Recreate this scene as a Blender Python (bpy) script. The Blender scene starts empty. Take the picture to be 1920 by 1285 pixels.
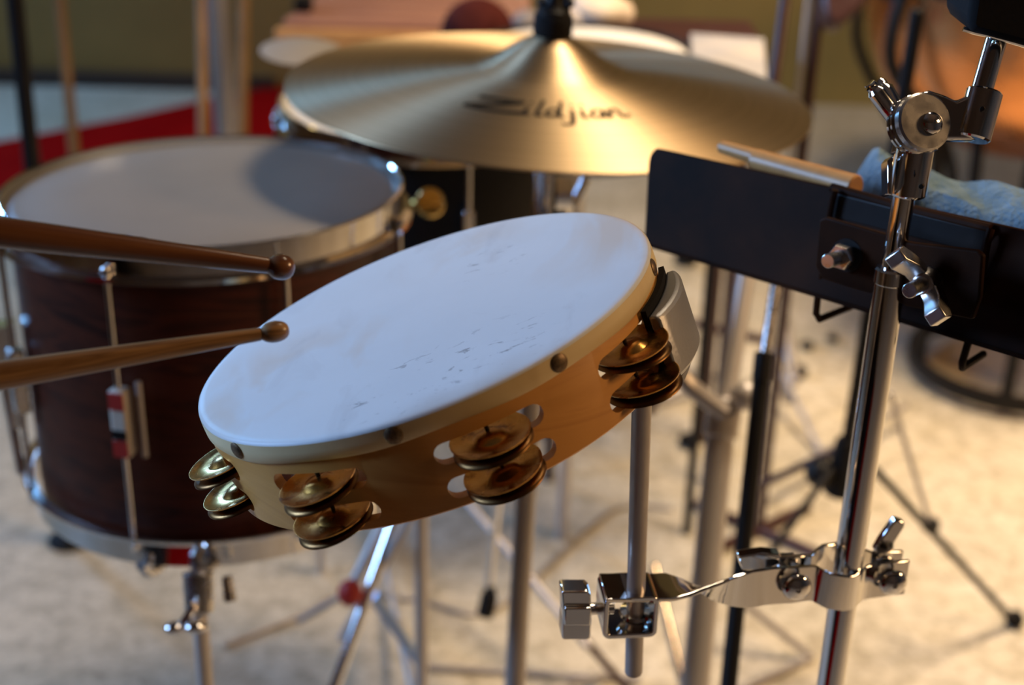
import bpy, bmesh, math, random
from mathutils import Vector, Matrix
random.seed(7)
PI = math.pi
SC = bpy.context.scene
COL = SC.collection
# ------------------------------------------------------------------ camera
FPX = 2700.0
PT = math.radians(25.0); PH = math.asin(0.0276)
FW = Vector((0, math.cos(PT), -math.sin(PT)))
R0 = Vector((1, 0, 0)); U0 = R0.cross(FW)
RT = R0*math.cos(PH) + U0*math.sin(PH); UP = RT.cross(FW)
CAM = Vector((0, 0, 1.35))
cd = bpy.data.cameras.new('camera'); cam = bpy.data.objects.new('camera', cd); COL.objects.link(cam)
cd.sensor_width = 36.0; cd.lens = FPX/1920*36.0; cd.clip_start = 0.02
M = Matrix((RT, UP, -FW)).transposed().to_4x4(); M.translation = CAM
cam.matrix_world = M
cd.dof.use_dof = True; cd.dof.focus_distance = 0.74; cd.dof.aperture_fstop = 5.2; cd.dof.aperture_blades = 9
SC.camera = cam
SC.view_settings.view_transform = 'Standard'; SC.view_settings.look = 'None'
SC.view_settings.exposure = -0.12; SC.view_settings.gamma = 1.0; SC.view_settings.use_curve_mapping = False
# ------------------------------------------------------------------ world and lights
w = bpy.data.worlds.new('world'); SC.world = w; w.use_nodes = True
w.node_tree.nodes['Background'].inputs[0].default_value = (0.55, 0.7, 1.0, 1)
w.node_tree.nodes['Background'].inputs[1].default_value = 0.6
def area(name, loc, target, sx, sy, color, power, spread=180):
    l = bpy.data.lights.new(name, 'AREA'); l.shape = 'RECTANGLE'; l.size = sx; l.size_y = sy
    l.color = color; l.energy = power; l.spread = math.radians(spread)
    o = bpy.data.objects.new(name, l); COL.objects.link(o); o.location = loc
    o.rotation_euler = (Vector(target)-Vector(loc)).to_track_quat('-Z', 'Y').to_euler()
    return o
RX0, RX1, RY0, RY1, RZ = -2.9, 3.3, -2.6, 4.93, 3.3
area('window_daylight', (RX0-0.12, 4.5, 1.85), (0, 2.2, 1.2), 0.5, 0.9, (0.20, 0.50, 1.0), 125)
area('window_daylight', (RX0-0.12, 1.05, 1.85), (0, 1.0, 1.5), 0.8, 1.0, (0.33, 0.56, 1.0), 62, 120)
area('lamp_warm', (0.85, 1.95, 3.1), (1.35, 2.35, 0), 0.8, 0.8, (1.0, 0.78, 0.53), 66, 100)
area('lamp_warm', (-1.2, 3.9, 2.9), (-1.2, 4.9, 0), 0.7, 0.7, (1.0, 0.70, 0.25), 6)
area('lamp_warm', (2.7, 0.6, 2.3), (0, 1.0, 0.6), 0.5, 0.5, (1.0, 0.60, 0.28), 36)
# ------------------------------------------------------------------ projection helpers (building aids)
def P(x, y, d): return CAM + (FW + RT*((x-960)/FPX) + UP*((642.5-y)/FPX))*d
def ray(x, y): return (FW + RT*((x-960)/FPX) + UP*((642.5-y)/FPX))
def Z(x, y, z):
    r = ray(x, y); return CAM + r*((z-CAM.z)/r.z)
def FL(x, y): return Z(x, y, 0.0)
def depth(p): return (Vector(p)-CAM).dot(FW)
# ------------------------------------------------------------------ materials
def mat(name, col, rough=0.5, metal=0.0, **k):
    m = bpy.data.materials.new(name); m.use_nodes = True
    b = m.node_tree.nodes['Principled BSDF']
    b.inputs['Base Color'].default_value = (*col, 1); b.inputs['Roughness'].default_value = rough
    b.inputs['Metallic'].default_value = metal
    for kk, v in k.items(): b.inputs[kk.replace('_', ' ')].default_value = v
    return m
def nodes(m): return m.node_tree.nodes, m.node_tree.links, m.node_tree.nodes['Principled BSDF']
def coords(m, scale=(1, 1, 1), kind='Object', rot=(0, 0, 0)):
    n, l, b = nodes(m); tc = n.new('ShaderNodeTexCoord'); mp = n.new('ShaderNodeMapping')
    mp.inputs['Scale'].default_value = scale; mp.inputs['Rotation'].default_value = rot
    l.new(tc.outputs[kind], mp.inputs[0]); return mp.outputs[0]
def noisecol(m, stops, scale=5, detail=4, stretch=(1, 1, 1), distort=0.0, kind='Object', rough=0.55):
    n, l, b = nodes(m); v = coords(m, stretch, kind)
    t = n.new('ShaderNodeTexNoise'); t.inputs['Scale'].default_value = scale; t.inputs['Detail'].default_value = detail
    t.inputs['Distortion'].default_value = distort; t.inputs['Roughness'].default_value = rough
    l.new(v, t.inputs['Vector'])
    r = n.new('ShaderNodeValToRGB'); e = r.color_ramp.elements
    e[0].position = stops[0][0]; e[0].color = (*stops[0][1], 1); e[1].position = stops[-1][0]; e[1].color = (*stops[-1][1], 1)
    for p, c in stops[1:-1]: x = e.new(p); x.color = (*c, 1)
    l.new(t.outputs['Fac'], r.inputs[0]); return r.outputs[0]
def mix(m, a, b_, fac, mode='MIX'):
    n, l, b = nodes(m); x = n.new('ShaderNodeMix'); x.data_type = 'RGBA'; x.blend_type = mode
    for sock, val in ((0, fac), (6, a), (7, b_)):
        if hasattr(val, 'is_linked'): l.new(val, x.inputs[sock])
        else: x.inputs[sock].default_value = val if sock == 0 else (*val, 1)
    return x.outputs[2]
def setcol(m, s): n, l, b = nodes(m); l.new(s, b.inputs['Base Color'])
def bump(m, scale, strength, dist=0.001, stretch=(1, 1, 1)):
    n, l, b = nodes(m); t = n.new('ShaderNodeTexNoise'); t.inputs['Scale'].default_value = scale; t.inputs['Detail'].default_value = 5
    l.new(coords(m, stretch), t.inputs['Vector']); bp = n.new('ShaderNodeBump'); bp.inputs['Strength'].default_value = strength
    bp.inputs['Distance'].default_value = dist; l.new(t.outputs['Fac'], bp.inputs['Height']); l.new(bp.outputs[0], b.inputs['Normal'])
def roughnoise(m, scale, lo, hi):
    n, l, b = nodes(m); t = n.new('ShaderNodeTexNoise'); t.inputs['Scale'].default_value = scale; t.inputs['Detail'].default_value = 4
    l.new(coords(m), t.inputs['Vector']); r = n.new('ShaderNodeMapRange')
    r.inputs[1].default_value = 0.3; r.inputs[2].default_value = 0.7
    r.inputs[3].default_value = lo; r.inputs[4].default_value = hi
    l.new(t.outputs['Fac'], r.inputs[0]); l.new(r.outputs[0], b.inputs['Roughness'])

chrome = mat('chrome', (0.78, 0.77, 0.76), 0.07, 1.0); roughnoise(chrome, 60, 0.05, 0.12)
steel = mat('satin_steel', (0.62, 0.60, 0.58), 0.28, 1.0); roughnoise(steel, 80, 0.22, 0.34)
dullsteel = mat('dull_steel', (0.40, 0.36, 0.34), 0.42, 0.6); roughnoise(dullsteel, 90, 0.36, 0.5)
castgrey = mat('cast_aluminium', (0.38, 0.38, 0.39), 0.45, 0.75); bump(castgrey, 400, 0.25, 0.0006)
greytube = mat('grey_tube', (0.50, 0.46, 0.43), 0.35, 0.35); roughnoise(greytube, 30, 0.28, 0.4)
blackm = mat('black_metal', (0.016, 0.013, 0.012), 0.6, Specular_IOR_Level=0.05); bump(blackm, 900, 0.25, 0.0004)
setcol(blackm, noisecol(blackm, [(0.35, (0.010, 0.0045, 0.0025)), (0.7, (0.036, 0.012, 0.004))], 14, 6))
blackp = mat('black_plastic', (0.008, 0.007, 0.007), 0.45, Specular_IOR_Level=0.2); roughnoise(blackp, 50, 0.38, 0.55)
rubber = mat('black_rubber', (0.010, 0.009, 0.009), 0.8, Specular_IOR_Level=0.1); bump(rubber, 300, 0.3, 0.0005)
darkpole = mat('dark_brown_lacquer', (0.045, 0.016, 0.014), 0.35); roughnoise(darkpole, 40, 0.3, 0.42)
maple = mat('maple_frame', (0.55, 0.26, 0.07), 0.42, Coat_Weight=0.3, Coat_Roughness=0.25)
g1 = noisecol(maple, [(0.3, (0.60, 0.27, 0.055)), (0.55, (0.68, 0.32, 0.075)), (0.8, (0.52, 0.215, 0.042))], 9, 7, (1.0, 1.0, 9.0), 1.0)
setcol(maple, g1)
hick = mat('hickory', (0.5, 0.3, 0.14), 0.36, Coat_Weight=0.35, Coat_Roughness=0.18)
setcol(hick, noisecol(hick, [(0.30, (0.13, 0.060, 0.022)), (0.44, (0.33, 0.18, 0.07)), (0.52, (0.20, 0.10, 0.038)), (0.62, (0.38, 0.21, 0.085)), (0.8, (0.48, 0.29, 0.13))], 7, 9, (1.0, 24, 24), 0.8))
bump(hick, 40, 0.25, 0.0005, (1, 14, 14))
hickdark = mat('hickory_dark', (0.3, 0.13, 0.05), 0.26, Coat_Weight=0.6, Coat_Roughness=0.1)
setcol(hickdark, noisecol(hickdark, [(0.25, (0.07, 0.022, 0.010)), (0.5, (0.15, 0.055, 0.020)), (0.8, (0.26, 0.11, 0.04))], 7, 9, (1.0, 24, 24), 0.8))
tanwood = mat('tan_wood', (0.42, 0.24, 0.09), 0.45); setcol(tanwood, noisecol(tanwood, [(0.3, (0.20, 0.10, 0.025)), (0.7, (0.30, 0.155, 0.04))], 8, 6, (4, 4, 0.6)))
orangewood = mat('orange_wood', (0.55, 0.27, 0.09), 0.4); setcol(orangewood, noisecol(orangewood, [(0.3, (0.45, 0.21, 0.07)), (0.7, (0.62, 0.32, 0.11))], 10, 6, (2, 6, 6)))
rosewood = mat('rosewood_bar', (0.36, 0.17, 0.10), 0.35); setcol(rosewood, noisecol(rosewood, [(0.3, (0.27, 0.12, 0.085)), (0.7, (0.42, 0.20, 0.12))], 8, 6, (1, 8, 8)))
burg = mat('burgundy_shell', (0.08, 0.02, 0.012), 0.4, Specular_IOR_Level=0.25, Coat_Weight=0.1, Coat_Roughness=0.15)
setcol(burg, noisecol(burg, [(0.3, (0.018, 0.004, 0.002)), (0.5, (0.070, 0.014, 0.005)), (0.62, (0.030, 0.006, 0.003)), (0.8, (0.17, 0.045, 0.014))], 6, 8, (1.5, 1.5, 9), 1.0))
skin = mat('calfskin_head', (0.82, 0.82, 0.80), 0.5)
skinside = mat('calfskin_wrap', (0.72, 0.58, 0.34), 0.5)
setcol(skinside, noisecol(skinside, [(0.35, (0.80, 0.66, 0.38)), (0.62, (0.72, 0.55, 0.29)), (0.80, (0.46, 0.28, 0.11))], 9, 5, (1, 1, 1), 0.6))
coated = mat('coated_drumhead', (0.36, 0.33, 0.30), 0.5); setcol(coated, noisecol(coated, [(0.35, (0.235, 0.21, 0.18)), (0.7, (0.28, 0.25, 0.215))], 6, 6))
whitehead = mat('white_drumhead', (0.80, 0.74, 0.66), 0.5); setcol(whitehead, noisecol(whitehead, [(0.3, (0.76, 0.70, 0.62)), (0.7, (0.83, 0.78, 0.70))], 8, 3))
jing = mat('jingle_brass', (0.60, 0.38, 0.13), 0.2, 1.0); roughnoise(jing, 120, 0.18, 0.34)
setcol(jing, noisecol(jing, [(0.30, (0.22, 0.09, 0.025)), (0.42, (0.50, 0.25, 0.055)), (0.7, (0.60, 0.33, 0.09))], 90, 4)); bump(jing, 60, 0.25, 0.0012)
jingdark = mat('brass_dark_reflection', (0.22, 0.11, 0.04), 0.36, 1.0); setcol(jingdark, noisecol(jingdark, [(0.3, (0.10, 0.045, 0.015)), (0.7, (0.26, 0.14, 0.05))], 90, 4))  # dark reflections on the lower discs, put into the brass colour
pinm = mat('dark_pin', (0.05, 0.04, 0.03), 0.4, 1.0); roughnoise(pinm, 90, 0.3, 0.5)
tackm = mat('aged_tack', (0.16, 0.105, 0.06), 0.45, 0.7); setcol(tackm, noisecol(tackm, [(0.3, (0.09, 0.06, 0.035)), (0.7, (0.24, 0.16, 0.09))], 700, 4))
brass = mat('brass', (0.62, 0.42, 0.13), 0.25, 1.0); roughnoise(brass, 60, 0.2, 0.35)
copper = mat('copper', (0.80, 0.33, 0.12), 0.27, 1.0); roughnoise(copper, 6, 0.2, 0.36); bump(copper, 9, 0.3, 0.01)
inkm = mat('black_ink', (0.012, 0.010, 0.008), 0.6, Specular_IOR_Level=0.1); roughnoise(inkm, 60, 0.4, 0.6)
maroonfelt = mat('maroon_felt', (0.055, 0.012, 0.010), 0.95, Specular_IOR_Level=0.05); bump(maroonfelt, 120, 0.6, 0.003); setcol(maroonfelt, noisecol(maroonfelt, [(0.3, (0.04, 0.009, 0.008)), (0.7, (0.08, 0.018, 0.014))], 60, 5))
greyfelt = mat('grey_felt', (0.22, 0.19, 0.18), 0.9); bump(greyfelt, 120, 0.6, 0.003)
towelm = mat('blue_grey_terry', (0.30, 0.42, 0.50), 0.95); bump(towelm, 260, 0.9, 0.004); setcol(towelm, noisecol(towelm, [(0.35, (0.10, 0.17, 0.22)), (0.7, (0.20, 0.29, 0.35))], 70, 6))
creamcloth = mat('cream_cloth', (0.70, 0.52, 0.38), 0.9); setcol(creamcloth, noisecol(creamcloth, [(0.35, (0.62, 0.44, 0.31)), (0.65, (0.78, 0.66, 0.52))], 7, 4)); bump(creamcloth, 200, 0.4, 0.002)
paperm = mat('paper', (0.66, 0.60, 0.56), 0.7); setcol(paperm, noisecol(paperm, [(0.4, (0.30, 0.29, 0.30)), (0.6, (0.46, 0.41, 0.37))], 5, 2))
redm = mat('red_cloth', (0.26, 0.006, 0.005), 0.9, Specular_IOR_Level=0.02); setcol(redm, noisecol(redm, [(0.35, (0.27, 0.002, 0.002)), (0.7, (0.34, 0.004, 0.003))], 5, 5)); bump(redm, 90, 0.4, 0.004)
redrub = mat('red_rubber', (0.42, 0.02, 0.012), 0.5); roughnoise(redrub, 50, 0.4, 0.6)
whitepl = mat('white_lug_reflection', (0.62, 0.55, 0.45), 0.45); roughnoise(whitepl, 50, 0.4, 0.5)  # pale reflection on the drum's front lug, painted as its colour
bluetube = mat('pale_blue_tube', (0.40, 0.52, 0.72), 0.35, 0.6); roughnoise(bluetube, 30, 0.3, 0.4)
# tambourine head: stains and scuffs (object coordinates are the tambourine's own frame)
def skin_nodes():
    m = skin; n, l, b = nodes(m)
    base = noisecol(m, [(0.3, (0.70, 0.71, 0.71)), (0.7, (0.75, 0.76, 0.76))], 12, 5)
    def near(px, py, pz, r0, r1):
        tc = n.new('ShaderNodeTexCoord'); vd = n.new('ShaderNodeVectorMath'); vd.operation = 'DISTANCE'; vd.inputs[1].default_value = (px, py, pz)
        l.new(tc.outputs['Object'], vd.inputs[0]); mr = n.new('ShaderNodeMapRange'); mr.inputs[1].default_value = r0; mr.inputs[2].default_value = r1
        mr.inputs[3].default_value = 1; mr.inputs[4].default_value = 0; l.new(vd.outputs['Value'], mr.inputs[0]); return mr.outputs[0]
    warm = noisecol(m, [(0.46, (0, 0, 0)), (0.66, (1, 1, 1))], 8.5, 3, (2.4, 0.9, 1), 0.8)
    c = base
    for q, a_ in (((-0.085, -0.030, 0.015, 0.02, 0.075), 0.9), ((0.095, 0.04, 0.09, 0.02, 0.08), 0.6), ((0.0, 0.09, 0.05, 0.01, 0.05), 0.5)):
        f = mix(m, (0, 0, 0), warm, near(*q)); f = mix(m, (0, 0, 0), f, a_)
        c = mix(m, c, (0.66, 0.49, 0.34), f)
    dk = noisecol(m, [(0.58, (0, 0, 0)), (0.82, (0.5, 0.5, 0.5))], 20, 6, (1.6, 0.7, 1), 0.6)
    c = mix(m, c, (0.48, 0.44, 0.42), dk)
    sc_ = noisecol(m, [(0.60, (0, 0, 0)), (0.64, (0.9, 0.9, 0.9))], 75, 8, (1.0, 2.4, 1), 0.6, 'Object', 0.7)
    for q in ((-0.02, -0.085, 0.04, 0.01, 0.045), (0.025, -0.075, 0.055, 0.01, 0.045), (0.02, 0.055, 0.05, 0.005, 0.03)):
        c = mix(m, c, (0.20, 0.18, 0.18), mix(m, (0, 0, 0), sc_, near(*q)))
    l.new(c, b.inputs['Base Color']); bump(m, 130, 0.12, 0.0006)
skin_nodes()
# cymbal: lathed bronze, radial highlight from the turning grooves
bronze = mat('cymbal_bronze', (0.70, 0.52, 0.28), 0.33, 1.0)
def bronze_nodes():
    n, l, b = nodes(bronze)
    b.inputs['Anisotropic'].default_value = 0.85; b.inputs['Anisotropic Rotation'].default_value = 0.25; b.inputs['Roughness'].default_value = 0.47
    t = n.new('ShaderNodeTangent'); t.direction_type = 'RADIAL'; t.axis = 'Z'; l.new(t.outputs[0], b.inputs['Tangent'])
    tc = n.new('ShaderNodeTexCoord'); sx = n.new('ShaderNodeVectorMath'); sx.operation = 'MULTIPLY'; sx.inputs[1].default_value = (1, 1, 0)
    l.new(tc.outputs['Object'], sx.inputs[0]); ln = n.new('ShaderNodeVectorMath'); ln.operation = 'LENGTH'; l.new(sx.outputs[0], ln.inputs[0])
    t2 = n.new('ShaderNodeTexNoise'); t2.noise_dimensions = '1D'; t2.inputs['Scale'].default_value = 220; t2.inputs['Detail'].default_value = 4
    l.new(ln.outputs['Value'], t2.inputs['W']); r = n.new('ShaderNodeValToRGB')
    r.color_ramp.elements[0].position = 0.3; r.color_ramp.elements[0].color = (0.55, 0.41, 0.24, 1)
    r.color_ramp.elements[1].position = 0.7; r.color_ramp.elements[1].color = (0.66, 0.50, 0.31, 1)
    l.new(t2.outputs['Fac'], r.inputs[0]); l.new(r.outputs[0], b.inputs['Base Color'])
bronze_nodes()
floorm = mat('terrazzo_floor', (0.6, 0.52, 0.4), 0.5)
def floor_nodes():
    m = floorm
    a = noisecol(m, [(0.3, (0.48, 0.41, 0.29)), (0.5, (0.59, 0.51, 0.38)), (0.75, (0.66, 0.58, 0.45))], 3.2, 6)
    s = noisecol(m, [(0.38, (0.48, 0.45, 0.38)), (0.56, (1, 1, 1))], 32, 7)
    c = mix(m, a, s, 0.52, 'MULTIPLY')
    d = noisecol(m, [(0.36, (0.40, 0.37, 0.32)), (0.50, (1, 1, 1))], 85, 4)
    setcol(m, mix(m, c, d, 0.5, 'MULTIPLY')); roughnoise(m, 4, 0.42, 0.6)
floor_nodes()
wallm = mat('ochre_plaster', (0.42, 0.33, 0.15), 0.8); setcol(wallm, noisecol(wallm, [(0.3, (0.22, 0.17, 0.055)), (0.55, (0.30, 0.22, 0.07)), (0.8, (0.36, 0.25, 0.085))], 1.6, 5)); bump(wallm, 30, 0.3, 0.004)
brownwall = mat('brown_plaster', (0.13, 0.09, 0.06), 0.8); setcol(brownwall, noisecol(brownwall, [(0.3, (0.12, 0.08, 0.05)), (0.7, (0.17, 0.115, 0.07))], 2, 5))
ceilm = mat('ceiling_plaster', (0.12, 0.08, 0.05), 0.8); bump(ceilm, 30, 0.3, 0.004)
gapm = mat('dark_wall_gap', (0.05, 0.035, 0.028), 0.5); roughnoise(gapm, 20, 0.45, 0.6)
# ------------------------------------------------------------------ mesh helpers
def frame(d):
    d = Vector(d).normalized(); a = Vector((0, 0, 1)) if abs(d.z) < 0.9 else Vector((0, 1, 0))
    u = a.cross(d).normalized(); return u, d.cross(u), d
def ring(bm, c, u, v, r, n): return [bm.verts.new(c + u*(r*math.cos(2*PI*i/n)) + v*(r*math.sin(2*PI*i/n))) for i in range(n)]
def bridge(bm, a, b):
    n = len(a)
    for i in range(n):
        try: bm.faces.new((a[i], a[(i+1) % n], b[(i+1) % n], b[i]))
        except ValueError: pass
def lathe(bm, prof, origin, axis, n=32, uu=None):
    """profile of (radius, height) revolved about axis; closed where radius is 0"""
    u, v, d = frame(axis); o = Vector(origin); prev = None
    if uu: u = Vector(uu).normalized(); v = d.cross(u)
    for r, h in prof:
        c = o + d*h
        cur = [bm.verts.new(c)] if r < 1e-7 else ring(bm, c, u, v, r, n)
        if prev:
            if len(prev) == 1 and len(cur) > 1:
                for i in range(n): bm.faces.new((prev[0], cur[(i+1) % n], cur[i]))
            elif len(cur) == 1 and len(prev) > 1:
                for i in range(n): bm.faces.new((prev[i], prev[(i+1) % n], cur[0]))
            elif len(cur) > 1: bridge(bm, prev, cur)
        prev = cur
def rod(bm, p0, p1, r0, r1=None, n=20, ch=0.0):
    p0 = Vector(p0); p1 = Vector(p1); r1 = r0 if r1 is None else r1; L = (p1-p0).length; ch = ch or min(r0, r1)*0.12
    lathe(bm, [(0, 0), (r0-ch, 0), (r0, ch), (r1, L-ch), (r1-ch, L), (0, L)], p0, p1-p0, n)
def sweep(bm, pts, r, n=10, flat=None):
    pts = [Vector(p) for p in pts]; prev = None; up = None
    for i, p in enumerate(pts):
        t = (pts[min(i+1, len(pts)-1)] - pts[max(i-1, 0)]).normalized()
        if up is None: u, v, _ = frame(t)
        else:
            u = (up - t*up.dot(t)).normalized(); v = t.cross(u)
        up = u; rr = r[i] if isinstance(r, (list, tuple)) else r
        cur = ring(bm, p, u, v, rr, n)
        if prev: bridge(bm, prev, cur)
        else: bm.faces.new(cur[::-1])
        prev = cur
    bm.faces.new(prev)
def smoothpath(pts, k=6):
    pts = [Vector(p) for p in pts]; out = []
    for i in range(len(pts)-1):
        a = pts[max(i-1, 0)]; b = pts[i]; c = pts[i+1]; d = pts[min(i+2, len(pts)-1)]
        for j in range(k):
            t = j/k; out.append(0.5*((2*b)+(c-a)*t+(2*a-5*b+4*c-d)*t*t+(3*b-a-3*c+d)*t**3))
    out.append(pts[-1]); return out
def box(bm, c, ax, ay, az):
    c = Vector(c); ax = Vector(ax); ay = Vector(ay); az = Vector(az); vs = []
    for k in (-1, 1):
        for j in (-1, 1):
            for i in (-1, 1): vs.append(bm.verts.new(c+ax*i+ay*j+az*k))
    for f in ((0, 2, 3, 1), (4, 5, 7, 6), (0, 1, 5, 4), (2, 6, 7, 3), (0, 4, 6, 2), (1, 3, 7, 5)): bm.faces.new([vs[i] for i in f])
def prism(bm, pts, th):
    """pts: closed outline of 3D points, th: extrusion vector"""
    a = [bm.verts.new(Vector(p)) for p in pts]; b = [bm.verts.new(Vector(p)+Vector(th)) for p in pts]
    bm.faces.new(a[::-1]); bm.faces.new(b); bridge(bm, a, b)
def ball(bm, c, r, sx=1, sy=1, sz=1, n=20, axis=(0, 0, 1)):
    lathe(bm, [(r*sx*math.sin(PI*i/12), -r*sz*math.cos(PI*i/12)) if 0 < i < 12 else (0, -r*sz*math.cos(PI*i/12)) for i in range(13)], c, axis, n)
def roundrect(w_, h_, r, k=5):
    out = []
    for cx, cy, a0 in ((w_-r, h_-r, 0), (-w_+r, h_-r, 90), (-w_+r, -h_+r, 180), (w_-r, -h_+r, 270)):
        for i in range(k+1):
            a = math.radians(a0+90*i/k); out.append((cx+r*math.cos(a), cy+r*math.sin(a)))
    return out
def worldloc(o):
    v = Vector(o.location)
    while o.parent: o = o.parent; v = v + Vector(o.location)
    return v
def part(name, build, m, parent=None, bev=0, label=None, smooth=35, origin=None):
    """build(bm) writes world-space geometry; the result is ONE mesh object"""
    bm = bmesh.new(); build(bm)
    bmesh.ops.recalc_face_normals(bm, faces=bm.faces)
    off = worldloc(parent) if parent else (Vector(origin) if origin is not None else Vector((0, 0, 0)))
    bmesh.ops.translate(bm, verts=bm.verts, vec=-off)
    me = bpy.data.meshes.new(name); bm.to_mesh(me); bm.free()
    me.polygons.foreach_set('use_smooth', [True]*len(me.polygons)); me.set_sharp_from_angle(angle=math.radians(smooth))
    me.materials.append(m); o = bpy.data.objects.new(name, me); COL.objects.link(o)
    if parent: o.parent = parent
    else: o.location = off
    if bev:
        b = o.modifiers.new('bevel', 'BEVEL'); b.width = bev; b.segments = 2; b.limit_method = 'ANGLE'; b.angle_limit = math.radians(40)
    if label: o['label'] = label
    return o
def tag(o, label, cat, group=None, kind=None):
    o['label'] = label; o['category'] = cat
    if group: o['group'] = group
    if kind: o['kind'] = kind
    return o
def thing(name, loc, label, cat, group=None):
    o = bpy.data.objects.new(name, None); COL.objects.link(o); o.location = loc; o.empty_display_size = 0.05
    return tag(o, label, cat, group)
def struct(name, build, m, label=None):
    o = part(name, build, m); o['kind'] = 'structure'
    if label: o['label'] = label
    return o
def wingnut(bm, c, axis, side, s=1.0, th=0.0035):
    """hub and two angular blades; axis = bolt direction towards the tip, side = blade direction"""
    c = Vector(c); a = Vector(axis).normalized(); sd = Vector(side); sd = (sd-a*sd.dot(a)).normalized(); t = a.cross(sd)
    lathe(bm, [(0, -0.001*s), (0.0085*s, -0.001*s), (0.0085*s, 0.002*s), (0.006*s, 0.009*s), (0.0045*s, 0.010*s), (0, 0.010*s)], c, a, 20)
    for q in (-1, 1):
        pr = [(0.004, 0.001), (0.010, 0.002), (0.016, 0.006), (0.023, 0.013), (0.0215, 0.021), (0.015, 0.0205), (0.009, 0.011), (0.004, 0.0085)]
        prism(bm, [c+sd*(q*x*s)+a*(y*s)-t*(th*s) for x, y in pr], t*(2*th*s))
# ------------------------------------------------------------------ the setting
def wall_b(x0, x1, y0, y1, z0, z1):
    return lambda bm: box(bm, ((x0+x1)/2, (y0+y1)/2, (z0+z1)/2), ((x1-x0)/2, 0, 0), (0, (y1-y0)/2, 0), (0, 0, (z1-z0)/2))
struct('floor', wall_b(RX0-.1, RX1+.1, RY0-.1, RY1+.1, -0.1, 0), floorm, 'speckled cream stone floor')
struct('ceiling', wall_b(RX0-.1, RX1+.1, RY0-.1, RY1+.1, RZ, RZ+.1), ceilm)
struct('wall_back', wall_b(RX0-.1, RX1+.1, RY1, RY1+.1, 0, RZ), wallm, 'ochre plaster wall')
struct('wall_right', wall_b(RX1, RX1+.1, RY0, RY1, 0, RZ), brownwall)
struct('wall_front', wall_b(RX0, RX1, RY0-.1, RY0, 0, RZ), brownwall)
WIN = [(0.6, 1.5), (4.15, 4.8)]; WZ0, WZ1 = 1.3, 2.4
def leftwall(bm):
    xs = (RX0-.1, RX0); wall_b(*xs, RY0, RY1, 0, WZ0)(bm); wall_b(*xs, RY0, RY1, WZ1, RZ)(bm)
    ys = [RY0, WIN[0][0], WIN[0][1], WIN[1][0], WIN[1][1], RY1]
    for i in (0, 2, 4): wall_b(*xs, ys[i], ys[i+1], WZ0, WZ1)(bm)
struct('wall_left', leftwall, brownwall)
whitewood = mat('painted_window_wood', (0.5, 0.45, 0.38), 0.5); roughnoise(whitewood, 20, 0.45, 0.6)
for i, (a, b) in enumerate(WIN):
    def wf(bm):
        x = RX0-0.04; c = (a+b)/2; h = (WZ0+WZ1)/2
        for yy in (a+.03, c, b-.03): box(bm, (x, yy, h), (.025, 0, 0), (0, .025, 0), (0, 0, (WZ1-WZ0)/2))
        for zz in (WZ0+.03, h, WZ1-.03): box(bm, (x, c, zz), (.024, 0, 0), (0, (b-a)/2, 0), (0, 0, .025))
    struct('window_%d' % (i+1), wf, whitewood)
struct('dark_gap_back', wall_b(-1.9, -0.85, RY1-.03, RY1, 0, 0.05), gapm)  # dark strip standing in for the shadowed gap at the wall foot
# red carpet on the floor
rp = [FL(-150, 330), FL(-150, 275), FL(0, 272), FL(240, 226), FL(400, 190), FL(520, 168), FL(760, 120), FL(760, 235), FL(520, 262), FL(0, 420)]
rc = part('red_carpet', lambda bm: prism(bm, [Vector((p.x, p.y, 0.001)) for p in rp], (0, 0, 0.012)), redm, origin=rp[4])
tag(rc, 'long strip of plain red carpet lying on the floor behind the wooden drum', 'carpet')
for nm_, x0_, x1_, m_, lb_ in (('reflection_rug', -2.4, -0.78, rubber, 'dark plain rug added out of frame left of the camera, for the chrome to reflect'), ('reflection_runner', -0.76, -0.36, redm, 'narrow red runner added unseen below the camera, to be mirrored in the chrome post')):
    rg = part(nm_, lambda bm: box(bm, ((x0_+x1_)/2, -0.75, 0.006), ((x1_-x0_)/2, 0, 0), (0, 0.95, 0), (0, 0, 0.005)), m_, origin=((x0_+x1_)/2, -0.4, 0)); tag(rg, lb_, 'reflection_rug')  # both added out of view, only as dark and red chrome reflections
# red curtain added unseen behind the camera, only for red streaks in the chrome
def curtain(bm):
    n = 60; pr = []
    for i in range(n+1):
        x = -1.9+1.2*i/n; pr.append(Vector((-2.8+0.04*math.sin(i*1.3), x, 0.02)))
    a = [bm.verts.new(p) for p in pr]; b = [bm.verts.new(p+Vector((0, 0, 2.6))) for p in pr]
    for i in range(n): bm.faces.new((a[i], a[i+1], b[i+1], b[i]))
rcu = part('reflection_curtain', curtain, redm, origin=(-2.8, -1.3, 0.02)); sm = rcu.modifiers.new('s', 'SOLIDIFY'); sm.thickness = 0.006
tag(rcu, 'red curtain added unseen at the left wall, for red streaks in the chrome', 'curtain')

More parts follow.
